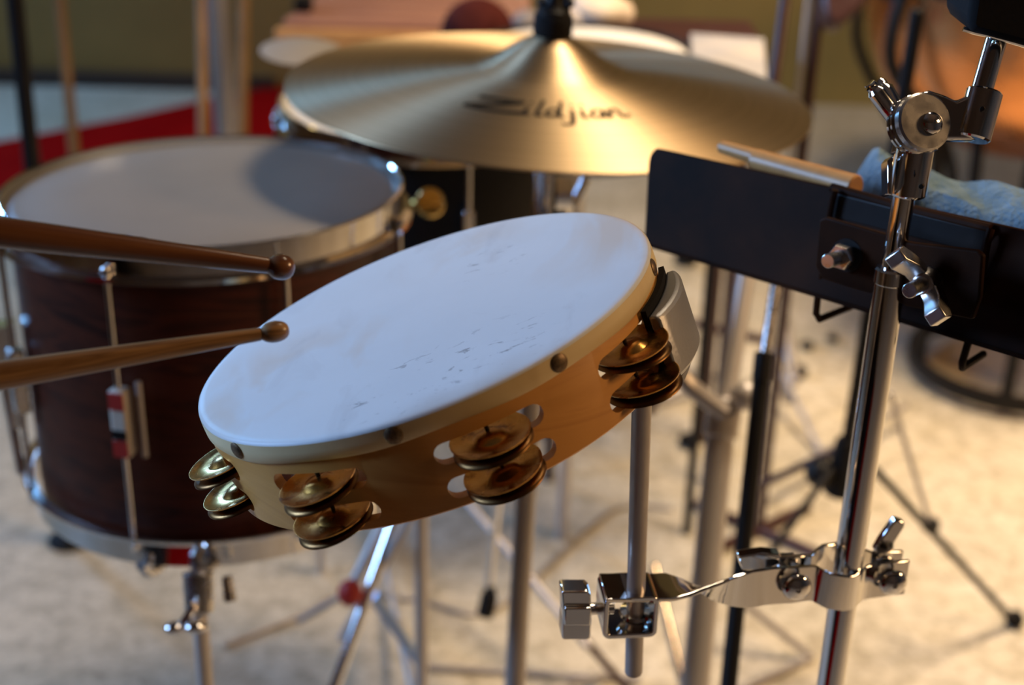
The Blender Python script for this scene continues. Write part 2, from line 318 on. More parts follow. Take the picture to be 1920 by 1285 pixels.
# ------------------------------------------------------------------ tambourine
TC = Vector((-0.04918887, 0.70483511, 1.03612657)); TN = Vector((-0.3520495, 0.0333128, 0.93538837)).normalized()
TA = Vector((0.09420453, 0.99555286, 0)).normalized(); TA = (TA-TN*TA.dot(TN)).normalized(); TB = TN.cross(TA)
TR = 0.127; TH = 0.0525
def T(t, r, h):
    """ring coordinates: angle in degrees, radius, distance below the head"""
    t = math.radians(t); return TC + (TA*math.cos(t)+TB*math.sin(t))*r - TN*h
def TO(t): t = math.radians(t); return TA*math.cos(t)+TB*math.sin(t)
def TT(t): t = math.radians(t); return -TA*math.sin(t)+TB*math.cos(t)
tamb = thing('tambourine', T(0, 0, TH), 'wooden tambourine with pale skin head and brass jingles, clamped at a tilt', 'tambourine')
tamb.location = TC - TN*TH
STATIONS = [120.5, 161, 201.5, 242.3, 323.5, 4, 44, 82]
def frame_b(bm):
    n = 180; pr = [(TR, 0.0035), (TR, TH-0.001), (TR-0.001, TH), (TR-0.0055, TH), (TR-0.0065, TH-0.001), (TR-0.0065, 0.0015), (TR-0.003, 0.0005), (TR-0.0008, 0.0015)]
    rings = [[bm.verts.new(T(360*i/n, r, h)) for i in range(n)] for r, h in pr]
    for a, b in zip(rings, rings[1:]+rings[:1]): bridge(bm, a, b)
def cut_b(bm):
    for st in STATIONS:
        for h0 in (0.0235, 0.0420):
            hw = 0.0275; hr = 0.0056; pts = []
            for sx, a0 in ((1, -90), (-1, 90)):
                for i in range(9):
                    a = math.radians(a0+180*i/8); pts.append((sx*(hw-hr)+hr*math.cos(a), hr*math.sin(a)))
            c = T(st, TR-0.02, h0); o = TO(st); t = TT(st)
            prism(bm, [c+t*x-TN*y for x, y in pts], o*0.035)
fr = part('frame', frame_b, maple, tamb)
ct = part('cutter', cut_b, maple, tamb)
bo = fr.modifiers.new('slots', 'BOOLEAN'); bo.operation = 'DIFFERENCE'; bo.solver = 'EXACT'; bo.object = ct
bpy.context.view_layer.update()
dg = bpy.context.evaluated_depsgraph_get()
nm = bpy.data.meshes.new_from_object(fr.evaluated_get(dg)); fr.modifiers.clear(); fr.data = nm
nm.polygons.foreach_set('use_smooth', [True]*len(nm.polygons)); nm.set_sharp_from_angle(angle=math.radians(30))
bpy.data.objects.remove(ct)
def head_b(bm):
    n = 180
    pr = [(0, 0.0012), (0.05, 0.0012), (0.10, 0.0008), (TR-0.004, 0.0), (TR-0.0010, 0.0002), (TR+0.0004, 0.0009), (TR+0.0009, 0.0022)]
    rings = []
    c0 = bm.verts.new(TC-TN*0.0012)
    for r, h in pr[1:]: rings.append([bm.verts.new(T(360*i/n, r, h)) for i in range(n)])
    for i in range(n): bm.faces.new((c0, rings[0][i], rings[0][(i+1) % n]))
    for a, b in zip(rings, rings[1:]): bridge(bm, a, b)
hd = part('drumhead', head_b, skin, tamb, label='thin pale skin stretched over the frame', smooth=50)
def wrap_b(bm):
    n = 180; rows = []
    for j, (r, h) in enumerate([(TR+0.0009, 0.0018), (TR+0.0011, 0.006), (TR+0.0011, 0.0105), (TR+0.0001, 0.0117)]):
        rows.append([bm.verts.new(T(360*i/n, r, h+(0.0007*math.sin(i*0.11)+0.0005*math.sin(i*0.37) if j > 1 else 0))) for i in range(n)])
    for a, b in zip(rows, rows[1:]): bridge(bm, a, b)
part('skin_wrap', wrap_b, skinside, tamb, label='cream band of skin folded down over the rim', smooth=60)
# matrix so that stains are laid in the head's own plane: rotate child objects' texture via empty rotation is not needed
for i, t in enumerate((140, 183, 221, 266, 305, 345, 25, 63, 100)):
    def tk(bm):
        lathe(bm, [(0.0046, 0.0), (0.0046, 0.0004), (0.0036, 0.0011), (0.0018, 0.0015), (0, 0.0016)], T(t, TR+0.0010, 0.0062), TO(t), 24)
    part('tack', tk, tackm, tamb)
JS = 0.93
JP = [(0, 0.0026), (0.002, 0.0026), (0.0065, 0.0020), (0.0088, 0.0004), (0.0100, 0.0), (0.0185, 0.0004), (0.0205, 0.0014), (0.0211, 0.0014), (0.0210, 0.0008), (0.0188, -0.0003), (0.0100, -0.0007), (0.0086, -0.0003), (0.0062, 0.0013), (0, 0.0019)]
for st in STATIONS:
    o = TO(st); t = TT(st)
    for h0 in (0.0235, 0.0420):
        rj = TR-0.0033
        jp = [(r*JS, z) for r, z in JP]
        def pin(bm): rod(bm, T(st, rj, h0-0.0062), T(st, rj, h0+0.0062), 0.0011, n=10)
        pn = part('jingle_pin', pin, pinm, tamb)
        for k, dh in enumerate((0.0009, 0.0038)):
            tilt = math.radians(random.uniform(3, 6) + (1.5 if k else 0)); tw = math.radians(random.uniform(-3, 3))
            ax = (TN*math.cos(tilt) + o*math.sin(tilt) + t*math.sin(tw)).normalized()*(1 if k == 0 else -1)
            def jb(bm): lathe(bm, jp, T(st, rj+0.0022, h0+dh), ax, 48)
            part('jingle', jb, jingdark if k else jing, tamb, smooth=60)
# ------------------------------------------------------------------ tambourine mount
RODTOP = P(1206, 668, 0.758); RODBOT = P(1188, 1262, 0.872)
hold = thing('tambourine_mount', RODBOT, 'slim grey rod with cast metal jaw gripping the right rim of the tambourine', 'mounting rod')
part('rod', lambda bm: rod(bm, RODBOT, RODTOP, 0.0054, ch=0.001), dullsteel, hold)
HA = 261
def jaw(bm):
    # curved grey shell wrapped outside the rim
    n = 18; rows = []
    for i in range(n+1):
        a = HA-12+24*i/n; e = (i/n-0.5)*2; bl = 0.0100+0.0035*(1-e*e)
        rows.append([bm.verts.new(T(a, TR+0.0042, 0.0165)), bm.verts.new(T(a, TR+bl*0.86, 0.0165)), bm.verts.new(T(a, TR+bl, 0.0190)), bm.verts.new(T(a, TR+bl, 0.050)), bm.verts.new(T(a, TR+bl*0.8, 0.0535)), bm.verts.new(T(a, TR+0.0042, 0.0535))])
    for x, y in zip(rows, rows[1:]): bridge(bm, x, y)
    bm.faces.new(rows[0]); bm.faces.new(rows[-1])
part('clamp_jaw', jaw, castgrey, hold, bev=0.0012, label='cast grey outer jaw', smooth=30)
def padb(bm):
    rows = []
    for i in range(17):
        a = HA-12+24*i/16
        rows.append([bm.verts.new(T(a, TR+0.0012, 0.013)), bm.verts.new(T(a, TR+0.0042, 0.013)), bm.verts.new(T(a, TR+0.0042, 0.0545)), bm.verts.new(T(a, TR+0.0012, 0.0545))])
    for x, y in zip(rows, rows[1:]): bridge(bm, x, y)
    bm.faces.new(rows[0]); bm.faces.new(rows[-1])
part('rubber_pad', padb, rubber, hold, label='black rubber lining')
def inner(bm):
    rows = []
    for i in range(9):
        a = HA-7+14*i/8
        rows.append([bm.verts.new(T(a, TR-0.008, 0.030)), bm.verts.new(T(a, TR-0.011, 0.030)), bm.verts.new(T(a, TR-0.011, 0.060)), bm.verts.new(T(a, TR+0.006, 0.060)), bm.verts.new(T(a, TR+0.006, 0.0570)), bm.verts.new(T(a, TR-0.008, 0.0570))])
    for x, y in zip(rows, rows[1:]): bridge(bm, x, y)
    bm.faces.new(rows[0]); bm.faces.new(rows[-1])
part('inner_jaw', inner, castgrey, hold)

# ------------------------------------------------------------------ chrome stand post with hinged arm
PD = 0.79
def PP(y): return 0.835+(y-620)*0.000138
pa = P(1655, 620, PP(620)); pb = P(1588, 1075, PP(1075))
pdir = (pa-pb).normalized()
pbase = pb - pdir*((pb.z)/pdir.z)
post = thing('chrome_stand', pbase, 'tall shiny chrome stand post with a hinged ratchet joint, leaning at the right', 'stand')
post.location = (pbase.x, pbase.y, 0)
lowtop = P(1670, 520, PP(520))
uptop = P(1701, 330, PP(330))
part('lower_tube', lambda bm: (rod(bm, pbase+pdir*0.004, lowtop, 0.0088, n=48), rod(bm, lowtop-pdir*0.004, lowtop+pdir*0.006, 0.0096, n=40)), chrome, post, label='thick chrome lower tube')
udir = (uptop-lowtop).normalized()
part('upper_tube', lambda bm: rod(bm, lowtop-udir*0.01, uptop, 0.0063, n=40), chrome, post, label='slimmer chrome upper tube')
CC = P(1727, 231, PD-0.012)                      # hinge centre
cax = (FW*-0.94+RT*0.28+UP*0.05).normalized()*-1
cax = -cax                                      # towards the viewer, turned a little right
cax = (-FW*0.93+RT*0.26+UP*0.06).normalized()
colb = P(1700, 366, PP(366)); colt = P(1717, 272, PD-0.002)
def collar(bm):
    rod(bm, colb, colt, 0.0108, 0.0103, n=40, ch=0.0012)
    d = (colt-colb).normalized()
    prism(bm, [colt+RT*x+d*y-cax*0.006 for x, y in ((-.0105, -.004), (.0105, -.004), (.0085, .012), (0, .018), (-.0085, .012))], cax*0.011)
cl = part('collar', collar, chrome, post, bev=0.0008)
part('collar_screw', lambda bm: rod(bm, P(1727, 350, PD-.018), P(1729, 349, PD-.014), 0.0014, n=12), pinm, cl)
def disc(bm, off, r, th): r = r*0.93; lathe(bm, [(0, off), (r-.0012, off), (r, off+.001), (r, off+th-.001), (r-.0012, off+th), (0, off+th)], CC, cax, 56)
h1 = part('hinge_disc', lambda bm: (disc(bm, -0.001, 0.0172, 0.0058)), steel, post, label='round satin face of the ratchet joint')
h2 = part('hinge_disc', lambda bm: (disc(bm, -0.0052, 0.0176, 0.0036), disc(bm, -0.0096, 0.0172, 0.0038)), chrome, post)
def screwhead(bm, c, ax, r, n=24):
    lathe(bm, [(r, -0.0005), (r, 0.0006), (r*0.88, r*0.26), (r*0.6, r*0.42), (r*.18, r*.50), (r*.12, r*.30), (0, r*.28)], c, ax, n)
part('screw', lambda bm: screwhead(bm, CC+cax*0.005+RT*0.0035-UP*0.001, cax, 0.0060), chrome, h1)
def wn1(bm):
    c = CC-cax*0.0105
    lathe(bm, [(0, 0), (0.0075, 0), (0.006, 0.010), (0, 0.012)], c, -cax, 24)
    # blades as rounded loops rising to the upper left
    for tip, sg in ((P(1634, 162, PD-.008), 1), (P(1652, 158, PD+.016), -1)):
        sweep(bm, smoothpath([c-cax*0.004, c+(tip-c)*0.45-UP*0.003, tip-(tip-c)*0.06, tip]), [0.006]*6+[0.0052]*6+[0.0036]*6+[0.0026], 12)
    sweep(bm, smoothpath([c, P(1672, 205, PD+.006), P(1640, 166, PD-.006)]), 0.0042, 10)
part('wing_nut', wn1, chrome, post)
def armb(bm):
    # flared arm from the hinge to a channel that grips the upper rod
    z = -cax*0.008
    def q(x, y, d=0.0): return P(x, y, PD-0.012+d)
    pts = [(1712, 177), (1745, 168), (1775, 178), (1795, 188), (1818, 178), (1836, 162), (1866, 168), (1862, 178), (1848, 258), (1822, 263), (1795, 262), (1770, 262), (1750, 250)]
    prism(bm, [q(x, y) for x, y in pts], z)
a1 = part('arm', armb, chrome, post, bev=0.0018)
def channel(bm):
    c0 = P(1822, 262, PD-0.008); c1 = P(1847, 170, PD-0.008)
    rod(bm, c0, c1, 0.0098, 0.0098, n=36, ch=0.001)
part('rod_channel', channel, chrome, a1, bev=0)
part('set_screw', lambda bm: rod(bm, P(1842, 204, PD-.0195), P(1843, 204, PD-.016), 0.0013, n=12), pinm, a1)
part('collar_flange', lambda bm: prism(bm, [P(x, y, PD-0.010) for x, y in ((1664, 302), (1672, 292), (1676, 296), (1672, 366), (1665, 364))], FW*0.014), chrome, cl, bev=.0006)
part('upper_rod', lambda bm: rod(bm, P(1822, 236, PD-0.008), P(1879, 36, PD-0.010), 0.0058, n=36), chrome, post, label='thin chrome rod above the joint')
# black pad on the upper rod
padc = P(1880, 38, PD-0.010)
padt = thing('practice_pad', padc, 'black padded block with chrome edge, top right corner, carried by the upper rod', 'pad')
def pb_(bm):
    prism(bm, [P(x, y, PD-0.030) for x, y in ((1815, 48), (1824, -10), (1840, -160), (2080, -140), (2060, 20), (2035, 118), (1975, 102), (1870, 74), (1826, 62))], Vector((0, 0.05, 0)))
part('foam_block', pb_, rubber, padt, bev=0.004)
part('metal_edge', lambda bm: sweep(bm, [P(x, y, PD-0.02) for x, y in ((1806, 54), (1830, 61), (1860, 67), (1975, 101), (2030, 114))], 0.0014, 8), chrome, padt)

# ------------------------------------------------------------------ multi clamp joining post and mount rod
pc = P(1583, 1085, PP(1085)); rc_ = P(1191, 1120, 0.86)
clampt = thing('multi_clamp', (pc+rc_)/2, 'chrome twisted strap clamp with knurled knob joining thin rod to thick post', 'clamp')
fwd2 = -FW
WY = Vector((-0.12, 1, 0)).normalized(); WZ = Vector((0, 0, 1))
def DD(x, y, e=0.0):  # point on the clamp's front face between rod and post, e towards the viewer
    return P(x, y, 0.831+(x-1190)*0.000145) - WY*e
def strap(bm):
    # flat plate at the rod, twisting a quarter turn, then upright and bulging round the post
    ed = [(1137, 1124, 0, 0), (1180, 1124, 0, 0), (1225, 1124, 0, 0), (1265, 1122, 0, 0), (1295, 1113, 14, 0), (1322, 1101, 32, 0), (1350, 1090, 55, 0), (1380, 1077, 76, 0), (1410, 1068, 90, 0), (1450, 1062, 90, 0), (1490, 1060, 90, 0),
          (1522, 1058, 90, 0), (1530, 1059, 90, 0), (1538, 1061, 90, .0022), (1552, 1065, 90, .0048), (1583, 1067, 90, .0065), (1603, 1065, 90, .0052), (1616, 1061, 90, .0022), (1626, 1058, 90, 0), (1640, 1055, 90, 0), (1672, 1051, 90, 0), (1704, 1048, 90, 0)]
    rows = []
    for x, y, th, bl in ed:
        c = math.cos(math.radians(th)); s_ = math.sin(math.radians(th)); a = DD(x, y)-WY*bl
        wv = (WY*c-WZ*s_)*(0.0265 if x < 1500 else 0.0255); tv = (-WY*s_-WZ*c)*0.0026
        rows.append([bm.verts.new(a), bm.verts.new(a+wv), bm.verts.new(a+wv+tv), bm.verts.new(a+tv)])
    for x, y in zip(rows, rows[1:]): bridge(bm, x, y)
    bm.faces.new(rows[0]); bm.faces.new(rows[-1])
st_ = part('front_strap', strap, chrome, clampt, bev=0.0006, smooth=40, label='twisted chrome strap')
def back(bm):
    top = [(1440, 0), (1470, 0), (1505, 0), (1530, 0), (1545, .006), (1562, .0105), (1590, .012), (1612, .0105), (1630, .006), (1645, 0), (1704, 0)]
    rows = []
    for x, bl in top:
        a = DD(x, 1062-(x-1440)*0.05, -0.0085-bl); b = a-WZ*0.0245
        rows.append([bm.verts.new(a), bm.verts.new(b), bm.verts.new(b+WY*.003), bm.verts.new(a+WY*.003)])
    for x, y in zip(rows, rows[1:]): bridge(bm, x, y)
    bm.faces.new(rows[0]); bm.faces.new(rows[-1])
part('back_strap', back, chrome, clampt, bev=0.0008)
for x, y in ((1491, 1096), (1671, 1088)):
    part('bolt', lambda bm: (screwhead(bm, DD(x, y, 0.0030), -WY, 0.0090, 32), rod(bm, DD(x, y, 0), DD(x, y, 0)+WY*0.026, 0.0030)), chrome, clampt)
def wn2(bm):
    c = DD(1668, 1086)+WY*0.012
    lathe(bm, [(0, 0), (0.0085, 0), (0.0070, 0.012), (0, 0.013)], c, WY, 20)
    c = c+WY*0.004
    pr = [(-.007, 0.004), (-.004, .012), (.002, .024), (.0045, .027), (.0105, .0245), (.0108, .021), (.006, .010), (.006, .002)]
    X = Vector((1, 0.12, 0)).normalized()
    prism(bm, [c+X*(x+0.001)+WZ*(z+.006) for x, z in pr], WY*0.006)
part('wing_nut', wn2, chrome, clampt, bev=0.0012)
def hexn(bm):
    c = DD(1430, 1086)+WY*0.010
    X = Vector((1, 0.12, 0)).normalized()
    lathe(bm, [(0, 0), (0.0090, 0), (0.0090, 0.010), (0.004, .011), (0.004, .017), (0, .0175)], DD(1491, 1096)+WY*0.013, WY, 6)
    prism(bm, [c+X*x+WZ*z for x, z in ((-.010, .000), (-.013, .0095), (.002, .0115), (.013, .010), (.013, .003), (.004, -.001))], WY*0.008)
part('hex_nut', hexn, chrome, clampt, bev=0.0008)
def ubox(bm):
    o = roundrect(0.0162, 0.0142, 0.0045); i_ = roundrect(0.0132, 0.0114, 0.0022)
    c = DD(1186, 1124)-WZ*0.0135; X = Vector((1, 0.12, 0)).normalized(); L = WY*0.0265
    fa = [[bm.verts.new(c+X*x+WZ*y+L*k) for x, y in o] for k in (0, 1)]
    fb = [[bm.verts.new(c+X*x+WZ*y+L*k) for x, y in i_] for k in (0, 1)]
    bridge(bm, fa[0], fb[0]); bridge(bm, fb[1], fa[1]); bridge(bm, fa[0], fa[1]); bridge(bm, fb[0], fb[1])
part('rod_bracket', ubox, chrome, clampt, bev=0.0006, label='square bracket around the thin rod')
def onrod(y):
    t = (y-668)/(1262-668); return P(1206+(1188-1206)*t, y, 0.758+(0.872-0.758)*t)
part('spacer', lambda bm: lathe(bm, [(0.0054, -.003), (0.0090, -.002), (0.0100, 0), (0.0090, .002), (0.0054, .003), (.0054, -.003)], onrod(1148), RODTOP-RODBOT, 32), chrome, clampt)
kn = part('screw_shaft', lambda bm: rod(bm, P(1150, 1140, 0.846), P(1096, 1143, 0.842), 0.0036, n=20), chrome, clampt)
def knb(bm):
    # T shaped key with a stepped waist
    c = P(1077, 1143, 0.842)
    prism(bm, [c+RT*x+WZ*y-WY*0.007 for x, y in ((-.0090, .0165), (-.0075, .0172), (.0060, .0172), (.0078, .015), (.0086, .004), (.0092, -.003), (.0092, -.015), (.008, -.0168), (-.0065, -.0168), (-.0078, -.0155), (-.0078, -.004), (-.0078, .004))], WY*0.013)
    box(bm, c+WZ*0.0015+RT*0.0005-WY*0.0082, RT*0.0078, WZ*0.0062, WY*0.0016)
part('clamp_knob', knb, chrome, kn, bev=0.0014, label='flat stepped turning key')

# ------------------------------------------------------------------ black tray with lip, held on the post by a bracket
LT, LB = P(1217, 275, 1.02), P(1207, 462, 1.02)
RTp, RBp = P(1985, 446, 0.782), P(1985, 696, 0.782)
LT.z = (LT.z+RTp.z)/2 + 0.006; 
tray = thing('trap_tray', (LT+RBp)/2, 'black metal percussion tray with upright lip bolted to the chrome post', 'tray')
tdir = (RTp-LT); tdir.z = 0; tdir.normalize(); tper = Vector((-tdir.y, tdir.x, 0)); 
if tper.y < 0: tper = -tper
LT = P(1217, 275, 1.02)
def lip(bm):
    # rounded top left corner
    e = RTp-LT; v1 = LB-LT; pts = [LB, LT-(LT-LB)*0.18]
    for k in range(1, 6):
        a = k/6*PI/2; pts.append(LT+(LB-LT)*0.18*(1-math.sin(a))+e*0.030*(1-math.cos(a)))
    pts += [LT+e*0.030, RTp, RBp]
    prism(bm, pts, tper*0.0022)
lp = part('front_lip', lip, blackm, tray, bev=0.0008, label='upright black front plate with rounded corner')
def tbase(bm):
    a = LB+Vector((0, 0, .003)); b = RBp+Vector((0, 0, .003)); prism(bm, [a, b, b+tper*0.17, a+tper*0.10], (0, 0, -0.002))
    prism(bm, [b+tper*0.17, a+tper*0.10, a+tper*0.10+Vector((0, 0, 0.030)), b+tper*0.17+Vector((0, 0, 0.03))], tper*0.002)
part('tray_base', tbase, blackm, tray)
def onlip(x, y, off):
    """point where the pixel's ray meets the lip plane moved off towards the viewer"""
    r = ray(x, y); n = tper; d0 = (LT-tper*off-CAM).dot(n)/r.dot(n); return CAM+r*d0
pcn = onlip(1660, 480, 0)
def tsp(x, y, off): return onlip(x, y, off)
def brk(bm):
    prism(bm, [tsp(x, y, 0.047) for x, y in ((1536, 412), (1548, 408), (1660, 440), (1668, 448), (1712, 456), (1830, 470), (1842, 480), (1836, 560), (1822, 600), (1700, 575), (1670, 562), (1590, 540), (1542, 524), (1528, 500))], tper*0.004)
bk_ = part('bracket_plate', brk, blackm, tray, bev=0.0012, label='black bracket plate across the post')
def wire(bm):
    for pts in ([(1566, 356), (1560, 380), (1552, 420)],):
        sweep(bm, [tsp(x, y, 0.010) for x, y in pts], 0.0022, 8)
    sweep(bm, [tsp(1560, 352, 0.003), tsp(1700, 392, 0.003), tsp(1858, 430, 0.003)], 0.0030, 10)
    sweep(bm, smoothpath([tsp(1858, 430, 0.006), tsp(1848, 470, 0.010), tsp(1832, 580, 0.010), tsp(1804, 680, 0.008)], 3)+[tsp(1804, 690, .004), tsp(1844, 664, -0.03)], 0.0023, 10)
    sweep(bm, [tsp(1545, 500, 0.016), tsp(1533, 560, 0.010), tsp(1530, 588, 0.008), tsp(1536, 599, 0.005), tsp(1596, 575, -0.035)], 0.0023, 10)
part('wire_hook', wire, blackm, tray, label='bent black wire hooks under the lip')
def recess(bm):
    prism(bm, [tsp(x, y, 0.006) for x, y in ((1566, 362), (1850, 434), (1840, 478), (1560, 408))], tper*0.004)
part('support_bar', recess, blackp, tray, bev=.001)
bdir = (P(1520, 500, 0.80)-P(1590, 478, 0.835)).normalized()
def bolt1(bm):
    c = tsp(1590, 478, 0.047)
    rod(bm, c, c+bdir*0.026, 0.0042, n=24)
    lathe(bm, [(0, 0.004), (0.0075, 0.004), (0.0078, 0.006), (0.0078, 0.010), (0.007, 0.0115), (0, 0.0115)], c, bdir, 6)
b1 = part('bolt', bolt1, steel, tray, label='protruding steel bolt with nut')
part('washer', lambda bm: lathe(bm, [(0, 0), (0.0098, 0), (0.0098, 0.0022), (0, 0.0022)], tsp(1590, 478, 0.0475), bdir, 28), blackp, b1)
c2 = tsp(1745, 525, 0.047); bd2 = (P(1700, 548, depth(c2)-0.03)-c2).normalized()
b2 = part('bolt', lambda bm: rod(bm, c2, c2+bd2*0.034, 0.0042, n=24), steel, tray, label='steel bolt inside the wing nut')
part('wing_nut', lambda bm: wingnut(bm, c2+bd2*0.004, bd2, P(1690, 500, .80)-P(1755, 580, .80), 1.02, 0.0052), steel, tray, bev=0.0008, label='large steel wing nut')
part('rivet', lambda bm: ball(bm, tsp(1846, 520, 0.001), 0.0028), chrome, tray)
# stick and towel in the tray
def stick_b(p0, p1, r, tipr, tipl, taper=0.35):
    """p0 butt, p1 tip end"""
    d = (p1-p0); L = d.length; nr = tipr*0.62
    pr = [(0, 0), (r*0.8, 0), (r, r*0.3)]
    for i in range(9):
        t = i/8; pr.append((r+(nr-r)*t**1.25, L*(1-taper)+(L*taper-tipl)*t))
    for i in range(1, 13):
        a = PI*(i/13.0)**0.92; pr.append((max(nr*0.9 if i == 1 else 0, tipr*math.sin(a)**0.75), L-tipl+tipl*(1-math.cos(a))/2))
    pr.append((0, L))
    return lambda bm: lathe(bm, pr, p0, d, 40)
s0, s1 = onlip(1352, 275, -0.018), onlip(1560, 338, -0.020)
s1 = s0+(s1-s0)*1.2
ts = part('drumstick', lambda bm: (rod(bm, s0, s0+(s1-s0)*0.28, 0.0045, 0.0052), rod(bm, s0+(s1-s0)*0.27-Vector((0, 0, .002)), s1, 0.0075, 0.0080)), orangewood, origin=s0)
tag(ts, 'plain orange-tan wooden stick resting along the top edge of the black tray', 'drumstick')
def towel(bm):
    n, mm = 40, 14; g = []
    for i in range(n+1):
        row = []
        for j in range(mm+1):
            u = i/n; v = j/mm
            e = min(1, u*9, (1-u)*9)**0.5*min(1, v*4, (1-v)*4)**0.5
            p = onlip(1580+u*430, 372+u*120, -0.040-0.08*v)
            p.z = LB.z+0.006+e*(0.072+0.005*math.sin(u*7+v*3)+0.0015*math.sin(u*23+v*9))
            row.append(bm.verts.new(p))
        g.append(row)
    for i in range(n):
        for j in range(mm): bm.faces.new((g[i][j], g[i+1][j], g[i+1][j+1], g[i][j+1]))
    bd = [g[i][0] for i in range(n+1)]+[g[n][j] for j in range(1, mm+1)]+[g[i][mm] for i in range(n-1, -1, -1)]+[g[0][j] for j in range(mm-1, 0, -1)]
    lo = [bm.verts.new(Vector((v.co.x, v.co.y, LB.z+0.004))) for v in bd]; bridge(bm, bd, lo); bm.faces.new(lo)
tw = part('towel', towel, towelm, origin=onlip(1700, 400, -.08)); tag(tw, 'rolled blue-grey towel lying in the black tray', 'towel')

# ------------------------------------------------------------------ the two drumsticks at the left
q0, q1 = P(-330, 415, 0.60), P(552, 504, 0.665)
q0 = P(-330, 395, 0.60)
s = part('drumstick', stick_b(Vector((0, 0, 0)), Vector(((q1-q0).length, 0, 0)), 0.0068, 0.0060, 0.0125, 0.62), hickdark)
s.location = q0; s.rotation_euler = (q1-q0).to_track_quat('X', 'Z').to_euler()
tag(s, 'dark brown drumstick with round tip above the wooden drum, upper one at left', 'drumstick', 'drumsticks at the left')
q0, q1 = P(-330, 757, 0.60), P(542, 618, 0.66)
s = part('drumstick', stick_b(Vector((0, 0, 0)), Vector(((q1-q0).length, 0, 0)), 0.0070, 0.0050, 0.0135, 0.80), hick)
s.location = q0; s.rotation_euler = (q1-q0).to_track_quat('X', 'Z').to_euler()
tag(s, 'light grained drumstick whose oval tip reaches over the tambourine skin', 'drumstick', 'drumsticks at the left')

# ------------------------------------------------------------------ wooden drum
def drum(name, C0, ax, R, H, label, shellm, headm, hoopm, lugs, phase, hoop_h=0.034, lug_parts=True, flange=True):
    """C0 = centre of head, ax = up axis"""
    ax = Vector(ax).normalized(); u = (RT-ax*RT.dot(ax)).normalized(); v = ax.cross(u)
    base = C0-ax*H
    t = thing(name, base, label, 'drum')
    part('shell', lambda bm: lathe(bm, [(R-.010, -H+.004), (R-.004, -H+.002), (R-.004, -0.006), (R-.012, -0.002), (R-.014, -0.02), (R-.014, -H+.02), (R-.010, -H+.004)], C0, ax, 72), shellm, t)
    part('drumhead', lambda bm: lathe(bm, [(0, -0.0005), (R*0.6, -0.0005), (R-.012, 0), (R-.006, -0.0012), (R+.001, -0.006), (R+.001, -0.010)], C0, ax, 72), headm, t)
    for up, z0 in ((1, 0), (-1, -H)):
        def hp(bm):
            hh = hoop_h*up
            lathe(bm, [(R+.002, z0-hh*.72), (R+.002, z0-hh*.30), (R+.0012, z0+hh*.14), (R+.0025, z0+hh*.20), (R+.0048, z0+hh*.16), (R+.0050, z0-hh*.62), (R+.0125, z0-hh*.68), (R+.0135, z0-hh*.78), (R+.0120, z0-hh*.82), (R+.002, z0-hh*.72)], C0, ax, 80)
        part('hoop', hp, hoopm, t, smooth=30)
    for i in range(lugs):
        a = math.radians(phase+360*i/lugs); o = u*math.cos(a)+v*math.sin(a); tg = -u*math.sin(a)+v*math.cos(a)
        cc = C0+o*(R+.009)
        tr = part('tension_rod', lambda bm: (rod(bm, cc-ax*(hoop_h*0.55), cc-ax*(H-hoop_h*0.55), 0.0026, n=12), lathe(bm, [(0, 0), (.0042, 0), (.0042, .006), (.003, .008), (0, .008)], cc-ax*(hoop_h*0.62), ax, 16), lathe(bm, [(0, 0), (.0042, 0), (.0042, .006), (.003, .008), (0, .008)], cc-ax*(H-hoop_h*0.62), -ax, 16)), hoopm, t)
        if lug_parts:
            part('lug', lambda bm: box(bm, C0+o*(R+.004)-ax*(H*0.5), tg*0.0065, o*0.008, ax*0.028), hoopm, t, bev=0.002)
    return t, u, v, ax
FA = (Vector((0, 0, 1))*math.cos(math.radians(2.5))+Vector((0, 1, 0))*-math.sin(math.radians(-2.5))+Vector((-0.018, 0, 0))).normalized()
FC = P(384, 357, 1.325)
big, bu, bv, bax = drum('field_drum', FC, FA, 0.178, 0.285, 'deep dark reddish-brown wooden drum with grey head and chrome hoops at left', burg, coated, chrome, 8, -104, 0.030, lug_parts=False)
# front lug with its white and red reflections painted on, and its bright side strip
def sidep(a, r, h):
    a = math.radians(a); return FC+(bu*math.cos(a)+bv*math.sin(a))*r-bax*h
fa_ = -104
for k in range(8):
    aa = fa_+45*k; o = (sidep(aa, 1, 0)-FC).normalized(); tg = bax.cross(o)
    lg = part('lug', lambda bm: box(bm, sidep(aa, 0.186, 0.150), tg*0.0075, o*0.007, bax*0.031), whitepl if k == 0 else steel, big, bev=0.002, label='lug with pale and red reflections painted on' if k == 0 else None)
    if k == 0:
        for q in (-1, 1): part('red_reflection', lambda bm: box(bm, sidep(aa, 0.1935, 0.150+0.022*q), tg*0.0066, o*0.0008, bax*0.0075), redrub, lg)
        part('dark_mark', lambda bm: box(bm, sidep(aa, 0.1935, 0.150+0.009), tg*0.0066, o*0.0008, bax*0.004), blackp, lg)
        part('side_strip', lambda bm: rod(bm, sidep(aa+5.2, 0.184, 0.112), sidep(aa+5.2, 0.184, 0.182), 0.0028), greytube, lg)
def strainer(bm):
    o = (sidep(196, 1, 0)-FC).normalized(); tg = bax.cross(o)
    box(bm, sidep(197, 0.190, 0.135), tg*0.011, o*0.010, bax*0.024); box(bm, sidep(197, 0.187, 0.185), tg*0.006, o*0.006, bax*0.030)
    rod(bm, sidep(197, 0.196, 0.16), sidep(197, 0.192, 0.265), 0.0045)
part('snare_strainer', strainer, chrome, big, bev=0.002)
part('signature_mark', lambda bm: [sweep(bm, smoothpath([sidep(250+a, 0.146+b, -0.0012) for a, b in l], 4), 0.0009, 6) for l in (((0, 0), (3, .004), (5, -.003), (8, .003), (12, 0)), ((2, .006), (6, .008), (10, .005)))], greyfelt, big)
